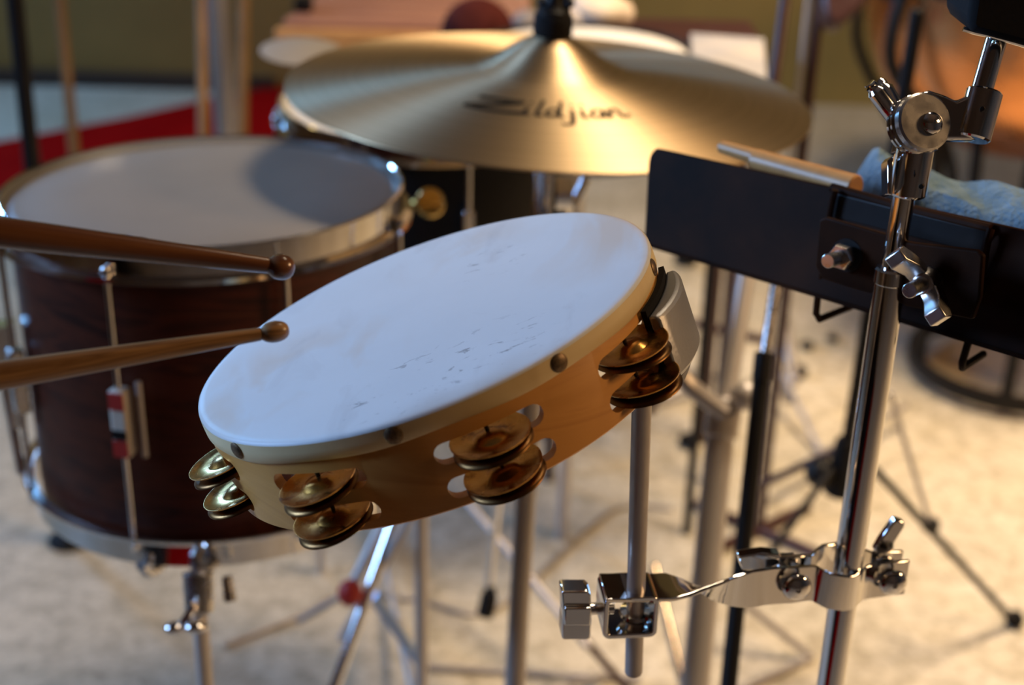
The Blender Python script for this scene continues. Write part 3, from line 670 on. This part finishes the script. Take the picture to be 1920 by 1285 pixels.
# stand under it
sx = P(372, 1100, 1.235)
gb = Vector((sx.x, sx.y, 0))
ds = thing('drum_stand', gb, 'chrome stand tube with bright wing nut under the dark wooden drum', 'stand')
part('sleeve', lambda bm: rod(bm, P(374, 1150, 1.24), P(371, 1072, 1.24), 0.0125, 0.0135, n=28), steel, ds)
part('lower_tube', lambda bm: rod(bm, Vector((P(374, 1150, 1.24).x, P(374, 1150, 1.24).y+0.0, 0.01)), P(374, 1145, 1.24), 0.0070, n=24), greytube, ds)
part('basket_arm', lambda bm: [sweep(bm, smoothpath([P(372, 1080, 1.24), sidep(a, 0.10, 0.315), sidep(a, 0.17, 0.305), sidep(a, 0.192, 0.285)]), 0.005, 10) for a in (258, 20, 140)], steel, ds)
def wn3(bm):
    c = P(362, 1170, 1.222)
    ball(bm, P(328, 1178, 1.22), 0.0095, 1.0, 1, .62, axis=UP); ball(bm, P(368, 1176, 1.215), 0.0105, 1.0, 1, .55, axis=UP)
    rod(bm, P(338, 1178, 1.22), P(366, 1134, 1.215), 0.0040, n=14); rod(bm, P(330, 1178, 1.22), P(370, 1176, 1.22), 0.004, n=14)
part('wing_nut', wn3, chrome, ds)
part('clamp_lever', lambda bm: rod(bm, P(425, 1080, 1.24), P(432, 1128, 1.24), 0.0045, 0.006), steel, ds)
for a in (200, 320, 85):
    part('leg', lambda bm: rod(bm, Vector((sx.x, sx.y, 0.24)), Vector((sx.x+0.27*math.cos(math.radians(a)), sx.y+0.27*math.sin(math.radians(a)), 0.008)), 0.006), greytube, ds)

# ------------------------------------------------------------------ black drum under the cymbal
BC = P(812, 192, 1.72)
bd_, cu, cv, cax2 = drum('snare_drum', BC, (0.0, 0.0, 1), 0.178, 0.20, 'black drum with chrome hoop half hidden under the big cymbal', blackp, whitehead, chrome, 8, -75, 0.024)
part('brass_knob', lambda bm: (lathe(bm, [(0, 0), (.014, 0.001), (.016, .004), (.014, .008), (0, .010)], P(806, 381, 1.52), -FW+RT*0.2, 32), rod(bm, P(775, 381, 1.55), P(800, 381, 1.54), 0.006)), brass, bd_, label='round brass knob')
bs = thing('snare_stand', (BC.x, BC.y, 0), 'tripod stand holding the black drum under the cymbal', 'stand')
bpx = Vector((P(790, 1100, 1.78).x, P(790, 1100, 1.78).y, 0))
part('pole', lambda bm: rod(bm, (bpx.x, bpx.y, 0.03), (bpx.x, bpx.y, BC.z-0.24), 0.0085, n=24), greytube, bs)
part('basket', lambda bm: [sweep(bm, smoothpath([Vector((bpx.x, bpx.y, BC.z-0.26)), Vector((bpx.x, bpx.y, BC.z-0.245)), BC+Vector((0.12*math.cos(a), 0.12*math.sin(a), -0.225)), BC+Vector((0.19*math.cos(a), 0.19*math.sin(a), -0.208))]), 0.005, 8) for a in (0.4, 2.5, 4.6)], steel, bs)
def legp(name, a, b, r, m, par, **k): return part(name, lambda bm: rod(bm, a, b, r, n=16), m, par, **k)
lf = [FL(560, 1420), FL(1130, 1275), FL(700, 950)]
for q in lf[1:]: legp('leg', Vector((bpx.x, bpx.y, 0.09)), q+Vector((0, 0, .01)), 0.006, greytube, bs)

# hi-hat style stand with slanted chrome legs and red joint, left of centre
ht = thing('tripod_stand', FL(640, 1330), 'slanted chrome stand legs with a red rubber joint below the tambourine', 'stand')
legp('leg', P(745, 960, 1.75), P(612, 1330, 1.72), 0.0075, chrome, ht); legp('leg', P(722, 975, 1.80), P(655, 1110, 1.80), 0.007, greytube, ht)
legp('leg', P(775, 960, 1.72), P(640, 1200, 1.78), 0.0055, greytube, ht)
part('red_joint', lambda bm: ball(bm, P(656, 1112, 1.72), 0.0150, 1, 1, 1.15), redrub, ht, label='round red rubber joint')
legp('brace', P(700, 1118, 1.80), P(785, 1240, 1.86), 0.0075, bluetube, ht, label='pale blue reflecting brace')
legp('brace', P(560, 1165, 1.9), P(655, 1110, 1.8), 0.004, dullsteel, ht)
# thin hanging rod with black rubber tip
hr = thing('pedal_rod', P(912, 1160, 2.0), 'thin chrome rod ending in a black rubber foot beside the cymbal stand', 'rod')
legp('rod', P(938, 900, 1.95), P(916, 1105, 2.0), 0.006, chrome, hr)
part('rubber_foot', lambda bm: sweep(bm, smoothpath([P(919, 1100, 2.0), P(916, 1125, 2.0), P(908, 1158, 2.0)]), [0.008]*4+[0.012]*8+[0.009], 14), rubber, hr)
legp('brace', P(875, 940, 2.2), P(1105, 1215, 2.05), 0.0065, dullsteel, hr)

# ------------------------------------------------------------------ cymbal with its lettering and stand
CR = 0.254; KC = P(1028, 172, 1.40)
kx = (RT+FW*0.0); kx.z = 0; kx.normalize(); 
tiltz = math.radians(2.0); tilty = math.radians(-0.5)
kn_ = (Vector((0, 0, 1))+Vector((math.tan(tiltz), 0, 0))+Vector((0, -math.tan(tilty), 0))).normalized()
ku = (Vector((1, 0, 0))-kn_*kn_.x).normalized(); kv = kn_.cross(ku)
KM = Matrix((ku, kv, kn_)).transposed().to_4x4(); KM.translation = KC
def bow(r):
    """surface height above the rim plane"""
    rb = 0.082
    if r > rb: return 0.024*(1-((r-rb)/(CR-rb))**1.25)
    t = max(0.0, (r-0.014)/(rb-0.014))
    return 0.024 + 0.030*(0.5*(1+math.cos(PI*t**0.85)))
prof = [0.0065]+[0.006*i+0.006 for i in range(1, 41)]+[CR-.003, CR]
def cym(bm):
    top = [(r, bow(r)) for r in prof]; bt_ = [(r, z-0.0016) for r, z in reversed(top)]
    lathe(bm, top+bt_+[top[0]], (0, 0, 0), (0, 0, 1), 128)
cy = part('ride_cymbal', cym, bronze, smooth=60); cy.matrix_world = KM
tag(cy, 'large bronze cymbal with black script lettering lying nearly flat behind the tambourine', 'cymbal')
# the lettering: strokes laid on the bow, baseline following the curve of the rim
GL = {
 'Z': [[(0.10, 0.72), (0.75, 0.78), (1.9, 0.80), (1.75, 0.70), (0.35, 0.12), (0.25, 0.02), (1.2, -0.02), (2.3, 0.06)]],
 'i': [[(0.14, 0.52), (0.13, 0.10), (0.24, 0.0), (0.32, 0.05)], [(0.10, 0.78), (0.22, 0.84)]],
 'l': [[(0.20, 1.10), (0.16, 0.5), (0.15, 0.10), (0.26, 0.0), (0.36, 0.06)]],
 'd': [[(0.46, 0.42), (0.28, 0.52), (0.08, 0.38), (0.05, 0.16), (0.18, 0.0), (0.36, 0.08), (0.46, 0.30)], [(0.54, 1.10), (0.49, 0.5), (0.47, 0.12), (0.58, 0.0), (0.66, 0.05)]],
 'j': [[(0.20, 0.52), (0.18, -0.30), (0.04, -0.48), (-0.16, -0.40)], [(0.16, 0.78), (0.28, 0.84)]],
 'a': [[(0.46, 0.42), (0.28, 0.52), (0.08, 0.38), (0.05, 0.16), (0.18, 0.0), (0.36, 0.08), (0.46, 0.30)], [(0.50, 0.52), (0.47, 0.12), (0.56, 0.0), (0.64, 0.05)]],
 'n': [[(0.06, 0.52), (0.07, 0.0)], [(0.07, 0.28), (0.24, 0.50), (0.40, 0.48), (0.45, 0.26), (0.45, 0.06), (0.56, 0.0), (0.78, 0.12)]],
}
ADV = {'Z': 2.15, 'i': 0.42, 'l': 0.44, 'd': 0.76, 'j': 0.44, 'a': 0.66, 'n': 0.8}
def letters(bm):
    word = 'Zildjian'; L = sum(ADV[c] for c in word); em = 0.0262
    r0 = 0.150; x = 0
    ang0 = math.radians(-90-2); k = 1/r0
    for ch in word:
        for st in GL[ch]:
            pts = smoothpath([Vector((px, py, 0)) for px, py in st], 6)
            pv = None
            for i, p in enumerate(pts):
                t = (pts[min(i+1, len(pts)-1)]-pts[max(i-1, 0)])
                if t.length < 1e-6: continue
                t.normalize(); w_ = 0.042+0.055*abs(t.y)**0.6*(0.8 if ch != 'Z' else 1.3) + (0.05 if ch == 'Z' else 0)
                nx = Vector((-t.y, t.x, 0))*w_
                cur = []
                for s_ in (1, -1):
                    q = p+nx*s_; ln = ((x+q.x+q.y*0.12)-L/2)*em; rr = r0-q.y*em*1.25
                    a = ang0+ln*k; cur.append(bm.verts.new((rr*math.cos(a), rr*math.sin(a), bow(rr)+0.0006)))
                if pv: bm.faces.new((pv[0], cur[0], cur[1], pv[1]))
                pv = cur
        x += ADV[ch]
lt = part('logo', letters, inkm, label='black script lettering Zildjian'); lt.parent = cy
cst_top = KC+kn_*0.054
cpx = P(968, 1250, 1.45)
cs = thing('cymbal_stand', (cpx.x-0.006, cpx.y, 0), 'silver stand pole carrying the large cymbal, black wing nut cap on top', 'stand')
cdir = (cst_top-cpx).normalized(); cfoot = cpx-cdir*(cpx.z-0.02)/cdir.z
part('pole', lambda bm: (rod(bm, cfoot, KC-cdir*0.16, 0.0105, n=28), rod(bm, KC-cdir*0.17, KC-cdir*0.145, 0.0145, n=24)), greytube, cs)
part('upper_pole', lambda bm: rod(bm, KC-cdir*0.17, cst_top+kn_*0.035, 0.0042, n=24), steel, cs)
part('tilter', lambda bm: (lathe(bm, [(0, -.008), (.016, -.008), (.016, .008), (0, .008)], P(1058, 362, 1.38), RT, 28), rod(bm, KC-cdir*0.13, KC-cdir*0.06, 0.0095), rod(bm, P(1100, 335, 1.40), P(1075, 388, 1.40), 0.005)), chrome, cs)
part('felt', lambda bm: lathe(bm, [(0, 0), (.0180, 0), (.0190, .002), (.0190, .018), (.0175, .0205), (0, .0205)], cst_top+kn_*0.001, kn_, 32), rubber, cs, label='thick black felt washer')
def cwn(bm):
    c = cst_top+kn_*0.0215
    lathe(bm, [(0, 0), (.0165, 0), (.0165, .004), (.010, .010), (.008, .018), (0, .018)], c, kn_, 28)
    ball(bm, c+kn_*0.017+ku*0.007, 0.0065); ball(bm, c+kn_*0.012+ku*0.014-kv*0.006, 0.005); ball(bm, c+kn_*0.010-ku*0.012, 0.005)
part('wing_nut', cwn, blackp, cs, label='dark wing nut'); 
part('nut_cap', lambda bm: ball(bm, cst_top+kn_*0.0435-kv*0.004, 0.0055, 1.2, 1, .8), chrome, cs)
for a in (30, 150, 265): legp('leg', cfoot+Vector((0, 0, 0.24)), cfoot+Vector((0.25*math.cos(math.radians(a)), 0.25*math.sin(math.radians(a)), -0.010)), 0.0065, greytube, cs)

# ------------------------------------------------------------------ stands behind, right of centre
def vline(x, y, d): p = P(x, y, d); return p
# thick grey boom stand
g0 = P(1304, 1285, 1.50); g1 = P(1352, 800, 1.52); g2 = P(1397, 520, 1.55); g3 = P(1478, -40, 1.58)
gf = g0+(g0-g1)*(g0.z-0.03)/(g1.z-g0.z)
gs = thing('boom_stand', (gf.x, gf.y, 0), 'thick pale grey stand pole right of centre with a lever joint, behind the slim rod', 'stand')
legp('lower_tube', gf, g1, 0.0150, greytube, gs); legp('middle_tube', g1-Vector((0, 0, .02)), g2+(g2-g1)*0.8, 0.0105, greytube, gs)
legp('upper_tube', g2+(g2-g1)*0.7, g3, 0.0060, darkpole, gs, label='dark brown upper tube')
def joint(bm):
    rod(bm, P(1350, 820, 1.52), P(1362, 745, 1.52), 0.0185, n=28)
    sweep(bm, smoothpath([P(1360, 775, 1.50), P(1300, 730, 1.50), P(1262, 700, 1.50), P(1215, 770, 1.52)]), 0.010, 10)
    ball(bm, P(1398, 742, 1.50), 0.016)
part('lever_joint', joint, greytube, gs)
for a in (20, 140, 260): legp('leg', gf+Vector((0, 0, 0.22)), gf+Vector((0.26*math.cos(math.radians(a)), 0.26*math.sin(math.radians(a)), -0.022)), 0.007, greytube, gs)
# black microphone stand
m0 = P(1366, 1285, 1.30); m1 = P(1430, 685, 1.33); m2 = P(1460, 500, 1.345); m3 = P(1513, 190, 1.62); m4 = P(1541, -40, 1.64)
mdir = (m1-m0).normalized(); mf = m0-mdir*(m0.z-0.02)/mdir.z
ms = thing('microphone_stand', (mf.x, mf.y, 0), 'slim stand with black lower tube and shiny upper tube, right of the thick grey pole', 'stand')
legp('lower_tube', mf, m1, 0.0078, blackp, ms, label='matt black lower tube'); legp('upper_tube', m1-mdir*0.01, m2+(m2-m1)*0.6, 0.0052, steel, ms, label='shiny upper tube')
part('clutch', lambda bm: rod(bm, m1-mdir*0.015, m1+mdir*0.012, 0.0088), blackp, ms)
for a in (100, 215, 330): legp('leg', Vector((mf.x, mf.y, 0.16)), Vector((mf.x+0.24*math.cos(math.radians(a)), mf.y+0.24*math.sin(math.radians(a)), 0.01)), 0.006, blackp, ms)
dp = thing('dark_pole', FL(1475, 520), 'dark brown pole with a bright metal strip at its left side, behind cymbal edge', 'pole')
dpt = P(1541, -40, 2.1); dpb = Vector((dpt.x+0.0, dpt.y, 0.0))
dp.location = dpb
legp('pole', dpb, dpt, 0.0092, darkpole, dp); legp('metal_strip', dpb+Vector((-.016, 0, 0.3)), dpt+Vector((-.016, 0, 0)), 0.004, greytube, dp, label='bright metal strip')
legp('foot', dpb+Vector((-.10, -.08, 0.010)), dpb+Vector((.10, .08, 0.010)), 0.010, darkpole, dp); legp('foot', dpb+Vector((-.10, .08, 0.010)), dpb+Vector((.10, -.08, 0.010)), 0.010, darkpole, dp)
# hanging dark bag
hb0 = P(1592, -60, 2.08)
hb = part('hanging_bag', lambda bm: prism(bm, [P(x, y, 2.06) for x, y in ((1546, -70), (1543, 10), (1550, 38), (1566, 50), (1582, 47), (1620, 12), (1650, -30), (1655, -70))], FW*0.05), darkpole, origin=hb0, bev=.008)
tag(hb, 'dark brown pointed bag hanging from the dark pole at the top edge', 'bag')
# music stand with tripod feet at right
hub = P(1583, 865, 1.98)
mu = thing('music_stand', (hub.x, hub.y, 0), 'black folding tripod stand with thin wire legs on the floor at right', 'stand')
legp('pole', Vector((hub.x, hub.y, hub.z-.03)), Vector((hub.x+.012, hub.y, hub.z+0.62)), 0.0090, blackp, mu)
part('hub', lambda bm: (rod(bm, hub+Vector((0, 0, -.05)), hub+Vector((0, 0, .035)), 0.024, 0.015, n=20), ball(bm, hub+Vector((-.03, 0, -.02)), 0.022)), blackp, mu)
fr_ = FL(1900, 1175)+Vector((0, 0, .008)); fl_ = FL(1400, 1115)+Vector((0, 0, .008)); fb_ = FL(1330, 960)+Vector((0, 0, .008))
legp('leg', P(1560, 880, 1.97), P(1402, 1095, 1.9), 0.0052, blackp, mu)
legp('leg', P(1640, 880, 1.98), fr_, 0.0058, blackp, mu); legp('leg', P(1570, 845, 2.0), P(1412, 915, 2.15), 0.0060, darkpole, mu)
mid = P(1745, 985, depth(hub)*0.42+depth(fr_)*0.58)
legp('brace', P(1668, 735, 2.02), mid, 0.0042, greytube, mu)
part('foot_cap', lambda bm: ball(bm, fr_+Vector((0, 0, .006)), 0.015), rubber, mu)
part('leg_joint', lambda bm: ball(bm, mid, 0.014), blackp, mu)
# another low tripod below the clamp
lt0 = thing('low_tripod', FL(1500, 1240), 'thin brown tripod legs meeting in a point on the floor below the clamp', 'stand')
legp('leg', Z(1330, 1080, 0.13), FL(1522, 1240)+Vector((0, 0, .007)), 0.0055, dullsteel, lt0); legp('leg', FL(1522, 1240)+Vector((0, 0, .007)), FL(1390, 1300)+Vector((0, 0, .007)), 0.0055, dullsteel, lt0)
legp('leg', Z(1080, 1180, 0.10), FL(1200, 1330)+Vector((0, 0, .007)), 0.0060, darkpole, lt0)
legp('brace', FL(800, 1258)+Vector((0, 0, .007)), FL(1200, 1280)+Vector((0, 0, .007)), 0.005, dullsteel, lt0)
# bright leg highlight
bl = thing('tripod_leg_stand', Z(1292, 1330, 0), 'short bright chrome tripod leg slanting down beside the thin rod', 'stand leg')
legp('leg', Z(1225, 1060, .20), Z(1292, 1330, .05), 0.0070, chrome, bl)
# gear further back, seen through the gap under the tray
fg = thing('drum_pedal', FL(1290, 850), 'blurred chrome pedal frame with black feet on the floor behind the grey pole', 'pedal')
legp('crossbar', Z(1200, 583, .12), Z(1440, 640, .12), 0.010, darkpole, fg); legp('side_bar', Z(1440, 640, .12), FL(1540, 860)+Vector((0, 0, .01)), 0.006, dullsteel, fg)
legp('side_bar', FL(1225, 765)+Vector((0, 0, .01)), Z(1330, 700, .05), 0.008, dullsteel, fg)
legp('side_bar', Z(1470, 600, .12), Z(1490, 720, .05), 0.012, dullsteel, fg)
legp('side_bar', Z(1400, 930, .05), Z(1700, 760, .05), 0.006, dullsteel, fg)
for x, y, r in ((1292, 838, 0.020), (1497, 706, 0.018), (1512, 655, 0.014), (1560, 640, 0.012), (1285, 497, 0.028)):
    part('rubber_foot', lambda bm: ball(bm, FL(x, y)+Vector((0, 0, r*.7)), r, 1.1, 1, .7), rubber, fg)
cb = part('cable', lambda bm: sweep(bm, smoothpath([FL(x, y)+Vector((0, 0, .0045)) for x, y in ((420, 1215), (560, 1160), (640, 1120), (780, 1130), (900, 1155), (1000, 1090), (1150, 960), (1260, 958))], 8), 0.004, 8), dullsteel, origin=FL(780, 1130))
tag(cb, 'thin grey cable snaking over the pale floor below the tambourine', 'cable')

# ------------------------------------------------------------------ things behind the cymbal
mb = thing('marimba', Z(750, 80, 0.0), 'wooden bar instrument with reddish-brown bars behind the cymbal', 'marimba')
MZ = 0.74; o0 = Z(760, 66, MZ); mb.location = (o0.x, o0.y, 0)
for k in range(14):
    yy = o0.y+0.03+k*0.062; hl = 0.225-0.003*k
    part('bar', lambda bm: box(bm, (o0.x+0.004*k, yy, MZ+.008), (hl, 0, 0), (0, 0.025, 0), (0, 0, 0.010)), rosewood, mb, bev=0.003)
part('end_rail', lambda bm: box(bm, (o0.x, o0.y-0.02, MZ-.012), (0.235, 0, 0), (0, 0.014, 0), (0, 0, 0.022)), orangewood, mb, bev=.003)
part('side_rail', lambda bm: [box(bm, (o0.x+s*0.14, o0.y+0.44, MZ-.015), (0.012, 0, 0), (0, 0.47, 0), (0, 0, 0.012)) for s in (-1, 1)], orangewood, mb)
part('rail_end', lambda bm: box(bm, (o0.x-0.20, o0.y+0.10, MZ+.03), (0.016, 0, 0), (0, 0.02, 0), (0, 0, 0.012)), blackp, mb, bev=.003)
for s_ in (-1, 1):
    for yy in (0.0, 0.85): legp('leg', Vector((o0.x+s_*0.12, o0.y+yy+.1, MZ-.03)), Vector((o0.x+s_*0.12, o0.y+yy+.1, 0.0)), 0.014, greytube, mb)
ml = thing('drum_mallet', Z(893, 55, MZ+.02), 'big dark maroon felt ball of a mallet lying behind the cymbal', 'mallet')
part('felt_head', lambda bm: ball(bm, Z(896, 66, MZ+.08), 0.060, 1, 1, 1.0, 32), maroonfelt, ml)
legp('handle', Z(896, 64, MZ+.08), Z(930, 8, MZ+.03), 0.006, tanwood, ml)
gm = part('grey_mallet', lambda bm: ball(bm, Z(990, 45, MZ+.045), 0.025, 1.2, 1, 1), greyfelt, origin=Z(990, 45, MZ+.045)); tag(gm, 'small grey felt mallet head right of the maroon felt ball', 'mallet')
wc = thing('small_cymbal', Z(560, 100, 0.0), 'small pale cymbal behind the left edge of the large bronze cymbal', 'cymbal')
wcc = P(566, 96, 2.00); wc.location = (wcc.x, wcc.y, 0)
part('disc', lambda bm: lathe(bm, [(0, .010), (.02, .008), (.050, .003), (.058, 0), (.050, .002), (0, .004)], wcc, (0.05, -0.1, 1), 48), coated, wc); legp('pole', wcc, Vector((wcc.x, wcc.y, 0)), 0.006, greytube, wc)
WC = P(1096, 92, 2.12)
drum('white_drum', WC, (0, 0, 1), 0.155, 0.14, 'white-headed drum with black hoop right of the cymbal hub', blackp, whitehead, blackp, 6, 10, 0.022)
wst = thing('white_drum_stand', (WC.x, WC.y, 0), 'stand under the white-headed drum hidden behind the cymbal', 'stand'); legp('pole', Vector((WC.x, WC.y, WC.z-.142)), Vector((WC.x, WC.y, 0)), 0.01, greytube, wst)
cc_ = P(1120, 18, 2.35)
def clothb(bm):
    ball(bm, cc_, 0.050, 1.0, 1, 0.62, 24); ball(bm, cc_+Vector((-.03, -.01, -.012)), 0.034, 1.0, 1, 0.7, 20); ball(bm, cc_+Vector((.028, 0.01, -.008)), 0.034, 1.0, 1, 0.8, 20)
tb = thing('small_table', (cc_.x, cc_.y, 0), 'dark topped small table behind the white-headed drum', 'table')
part('tabletop', lambda bm: box(bm, (cc_.x+0.10, cc_.y+.02, cc_.z-.045), (.17, 0, 0), (0, .10, 0), (0, 0, .008)), darkpole, tb, bev=.004)
for sx_, sy_ in ((-.05, -.06), (.25, -.06), (-.05, .1), (.25, .1)): legp('leg', Vector((cc_.x+sx_, cc_.y+sy_, cc_.z-.05)), Vector((cc_.x+sx_, cc_.y+sy_, 0)), 0.010, darkpole, tb)
cl_ = part('cream_cloth', clothb, creamcloth, origin=cc_); tag(cl_, 'crumpled cream and pink cloth right of the cymbal wing nut', 'cloth')
sp = thing('sheet_music_stand', FL(1365, 400), 'pale sheets on a stand desk at the right edge of the cymbal', 'music stand')
spc = P(1367, 112, 2.15); sp.location = (spc.x, spc.y, 0)
part('paper_sheet', lambda bm: prism(bm, [P(x, y, d) for x, y, d in ((1295, 62, 2.2), (1432, 72, 2.2), (1438, 152, 2.0), (1300, 120, 2.0))], (0, 0, -0.004)), paperm, sp)
part('desk', lambda bm: prism(bm, [P(x, y, d)-Vector((0, 0, .006)) for x, y, d in ((1290, 60, 2.2), (1436, 70, 2.2), (1442, 156, 2.0), (1296, 124, 2.0))], (0, 0, -0.004)), blackp, sp); legp('pole', spc-Vector((0, 0, .02)), Vector((spc.x, spc.y, 0)), 0.008, blackp, sp)
# ------------------------------------------------------------------ poles at the left
def pole(name, x, y0, y1, d, r, m, label, foot=True):
    a = P(x, y0, d); top = Vector((a.x, a.y, a.z+0.35)); b = Vector((a.x, a.y, 0))
    t = thing(name, b, label, 'pole')
    legp('pole', b+Vector((0, 0, .01)), top, r, m, t)
    part('base', lambda bm: lathe(bm, [(0, 0), (r*5, 0), (r*5, .006), (r*1.5, .014), (0, .014)], b, (0, 0, 1), 24), m, t); return t
def pole2(name, pxa, pxb, d, r, m, label):
    if d is None: b = FL(134, 1014)+Vector((0, 0, .03)); a = ray(*pxa); a = CAM+a*(2.07/a.y)
    else: a = P(*pxa, d); b = P(*pxb, d)
    dr = (b-a).normalized(); b2 = a+dr*((0.012-a.z)/dr.z); a2 = a-dr*0.15
    t = thing(name, Vector((b2.x, b2.y, 0)), label, 'pole'); legp('pole', b2, a2, r, m, t)
    part('base', lambda bm: lathe(bm, [(0, 0), (r*3, 0), (r*3, .006), (r*1.3, .022), (0, .014)], (b2.x, b2.y, 0), (0, 0, 1), 24), m, t)
bq = FL(132, 1012); bpr = bq+Vector((0, 0, 1.0)); pole2('black_pole', (28, 0), (106, 960), None, 0.0125, blackp, 'thin black upright pole behind the left side of the wooden drum')
pole2('wooden_pole', (112, 0), (135, 240), 3.2, 0.0120, tanwood, 'tan wooden pole nearest to the black pole, leftmost of three')
pole2('wooden_pole', (377, 0), (380, 235), 2.6, 0.0100, tanwood, 'middle one of three tan wooden poles, left of the pale column')
pole2('wooden_pole', (457, 0), (455, 150), 3.2, 0.0130, tanwood, 'tan wooden pole right of the pale grey column')
pl_ = P(415, 100, 3.3); cp = part('pale_column', lambda bm: (rod(bm, (pl_.x, pl_.y, 0.02), (pl_.x, pl_.y, 1.6), 0.026, n=24), rod(bm, (pl_.x, pl_.y, 0), (pl_.x, pl_.y, .03), 0.05)), dullsteel, origin=(pl_.x, pl_.y, 0))
tag(cp, 'pale grey metal column between two tan wooden poles', 'column')
# ------------------------------------------------------------------ copper kettledrums at the right
def kettle(cx, cy, d, R, label, struts):
    c = P(cx, cy, d); t = thing('timpani', (c.x, c.y, 0), label, 'kettledrum', 'copper kettledrums at the right')
    pr = [(R+.012, .012), (R, .004)]
    for i in range(1, 15):
        a = PI/2*i/15; pr.append((R*math.cos(a)**0.8, -R*0.95*math.sin(a)))
    pr.append((0, -R*0.95))
    part('bowl', lambda bm: lathe(bm, pr, c, (0, 0, 1), 72), copper, t, label='polished copper bowl')
    part('hoop', lambda bm: lathe(bm, [(R+.014, .0), (R+.020, .0), (R+.020, .04), (R+.014, .045), (R+.005, .03), (R+.014, .0)], c, (0, 0, 1), 72), blackp, t)
    part('drumhead', lambda bm: lathe(bm, [(0, .032), (R+.008, .032), (R+.010, .026)], c, (0, 0, 1), 64), whitehead, t)
    for a in struts:
        a = math.radians(a); o = Vector((math.cos(a), math.sin(a), 0))
        st = part('strut', lambda bm: sweep(bm, smoothpath([c+o*(R+.018), c+o*(R+.026)-Vector((0, 0, R*.45)), c+o*(R*.72)-Vector((0, 0, R*1.0)), Vector((c.x, c.y, 0))+o*(R*.62)+Vector((0, 0, .05))]), 0.014, 10), blackp, t)
    part('base_ring', lambda bm: lathe(bm, [(R*.6, .02), (R*.66, .02), (R*.66, .05), (R*.6, .05), (R*.6, .02)], (c.x, c.y, 0), (0, 0, 1), 40), blackp, t)
kettle(2030, -25, 2.75, 0.33, 'nearer copper kettledrum bowl at the right edge, black strut on its left side', (186, 250, 300, 20, 110))
kettle(1955, -15, 3.55, 0.42, 'farther copper kettledrum bowl peeking out left of the nearer bowl', (225, 275, 60, 150))
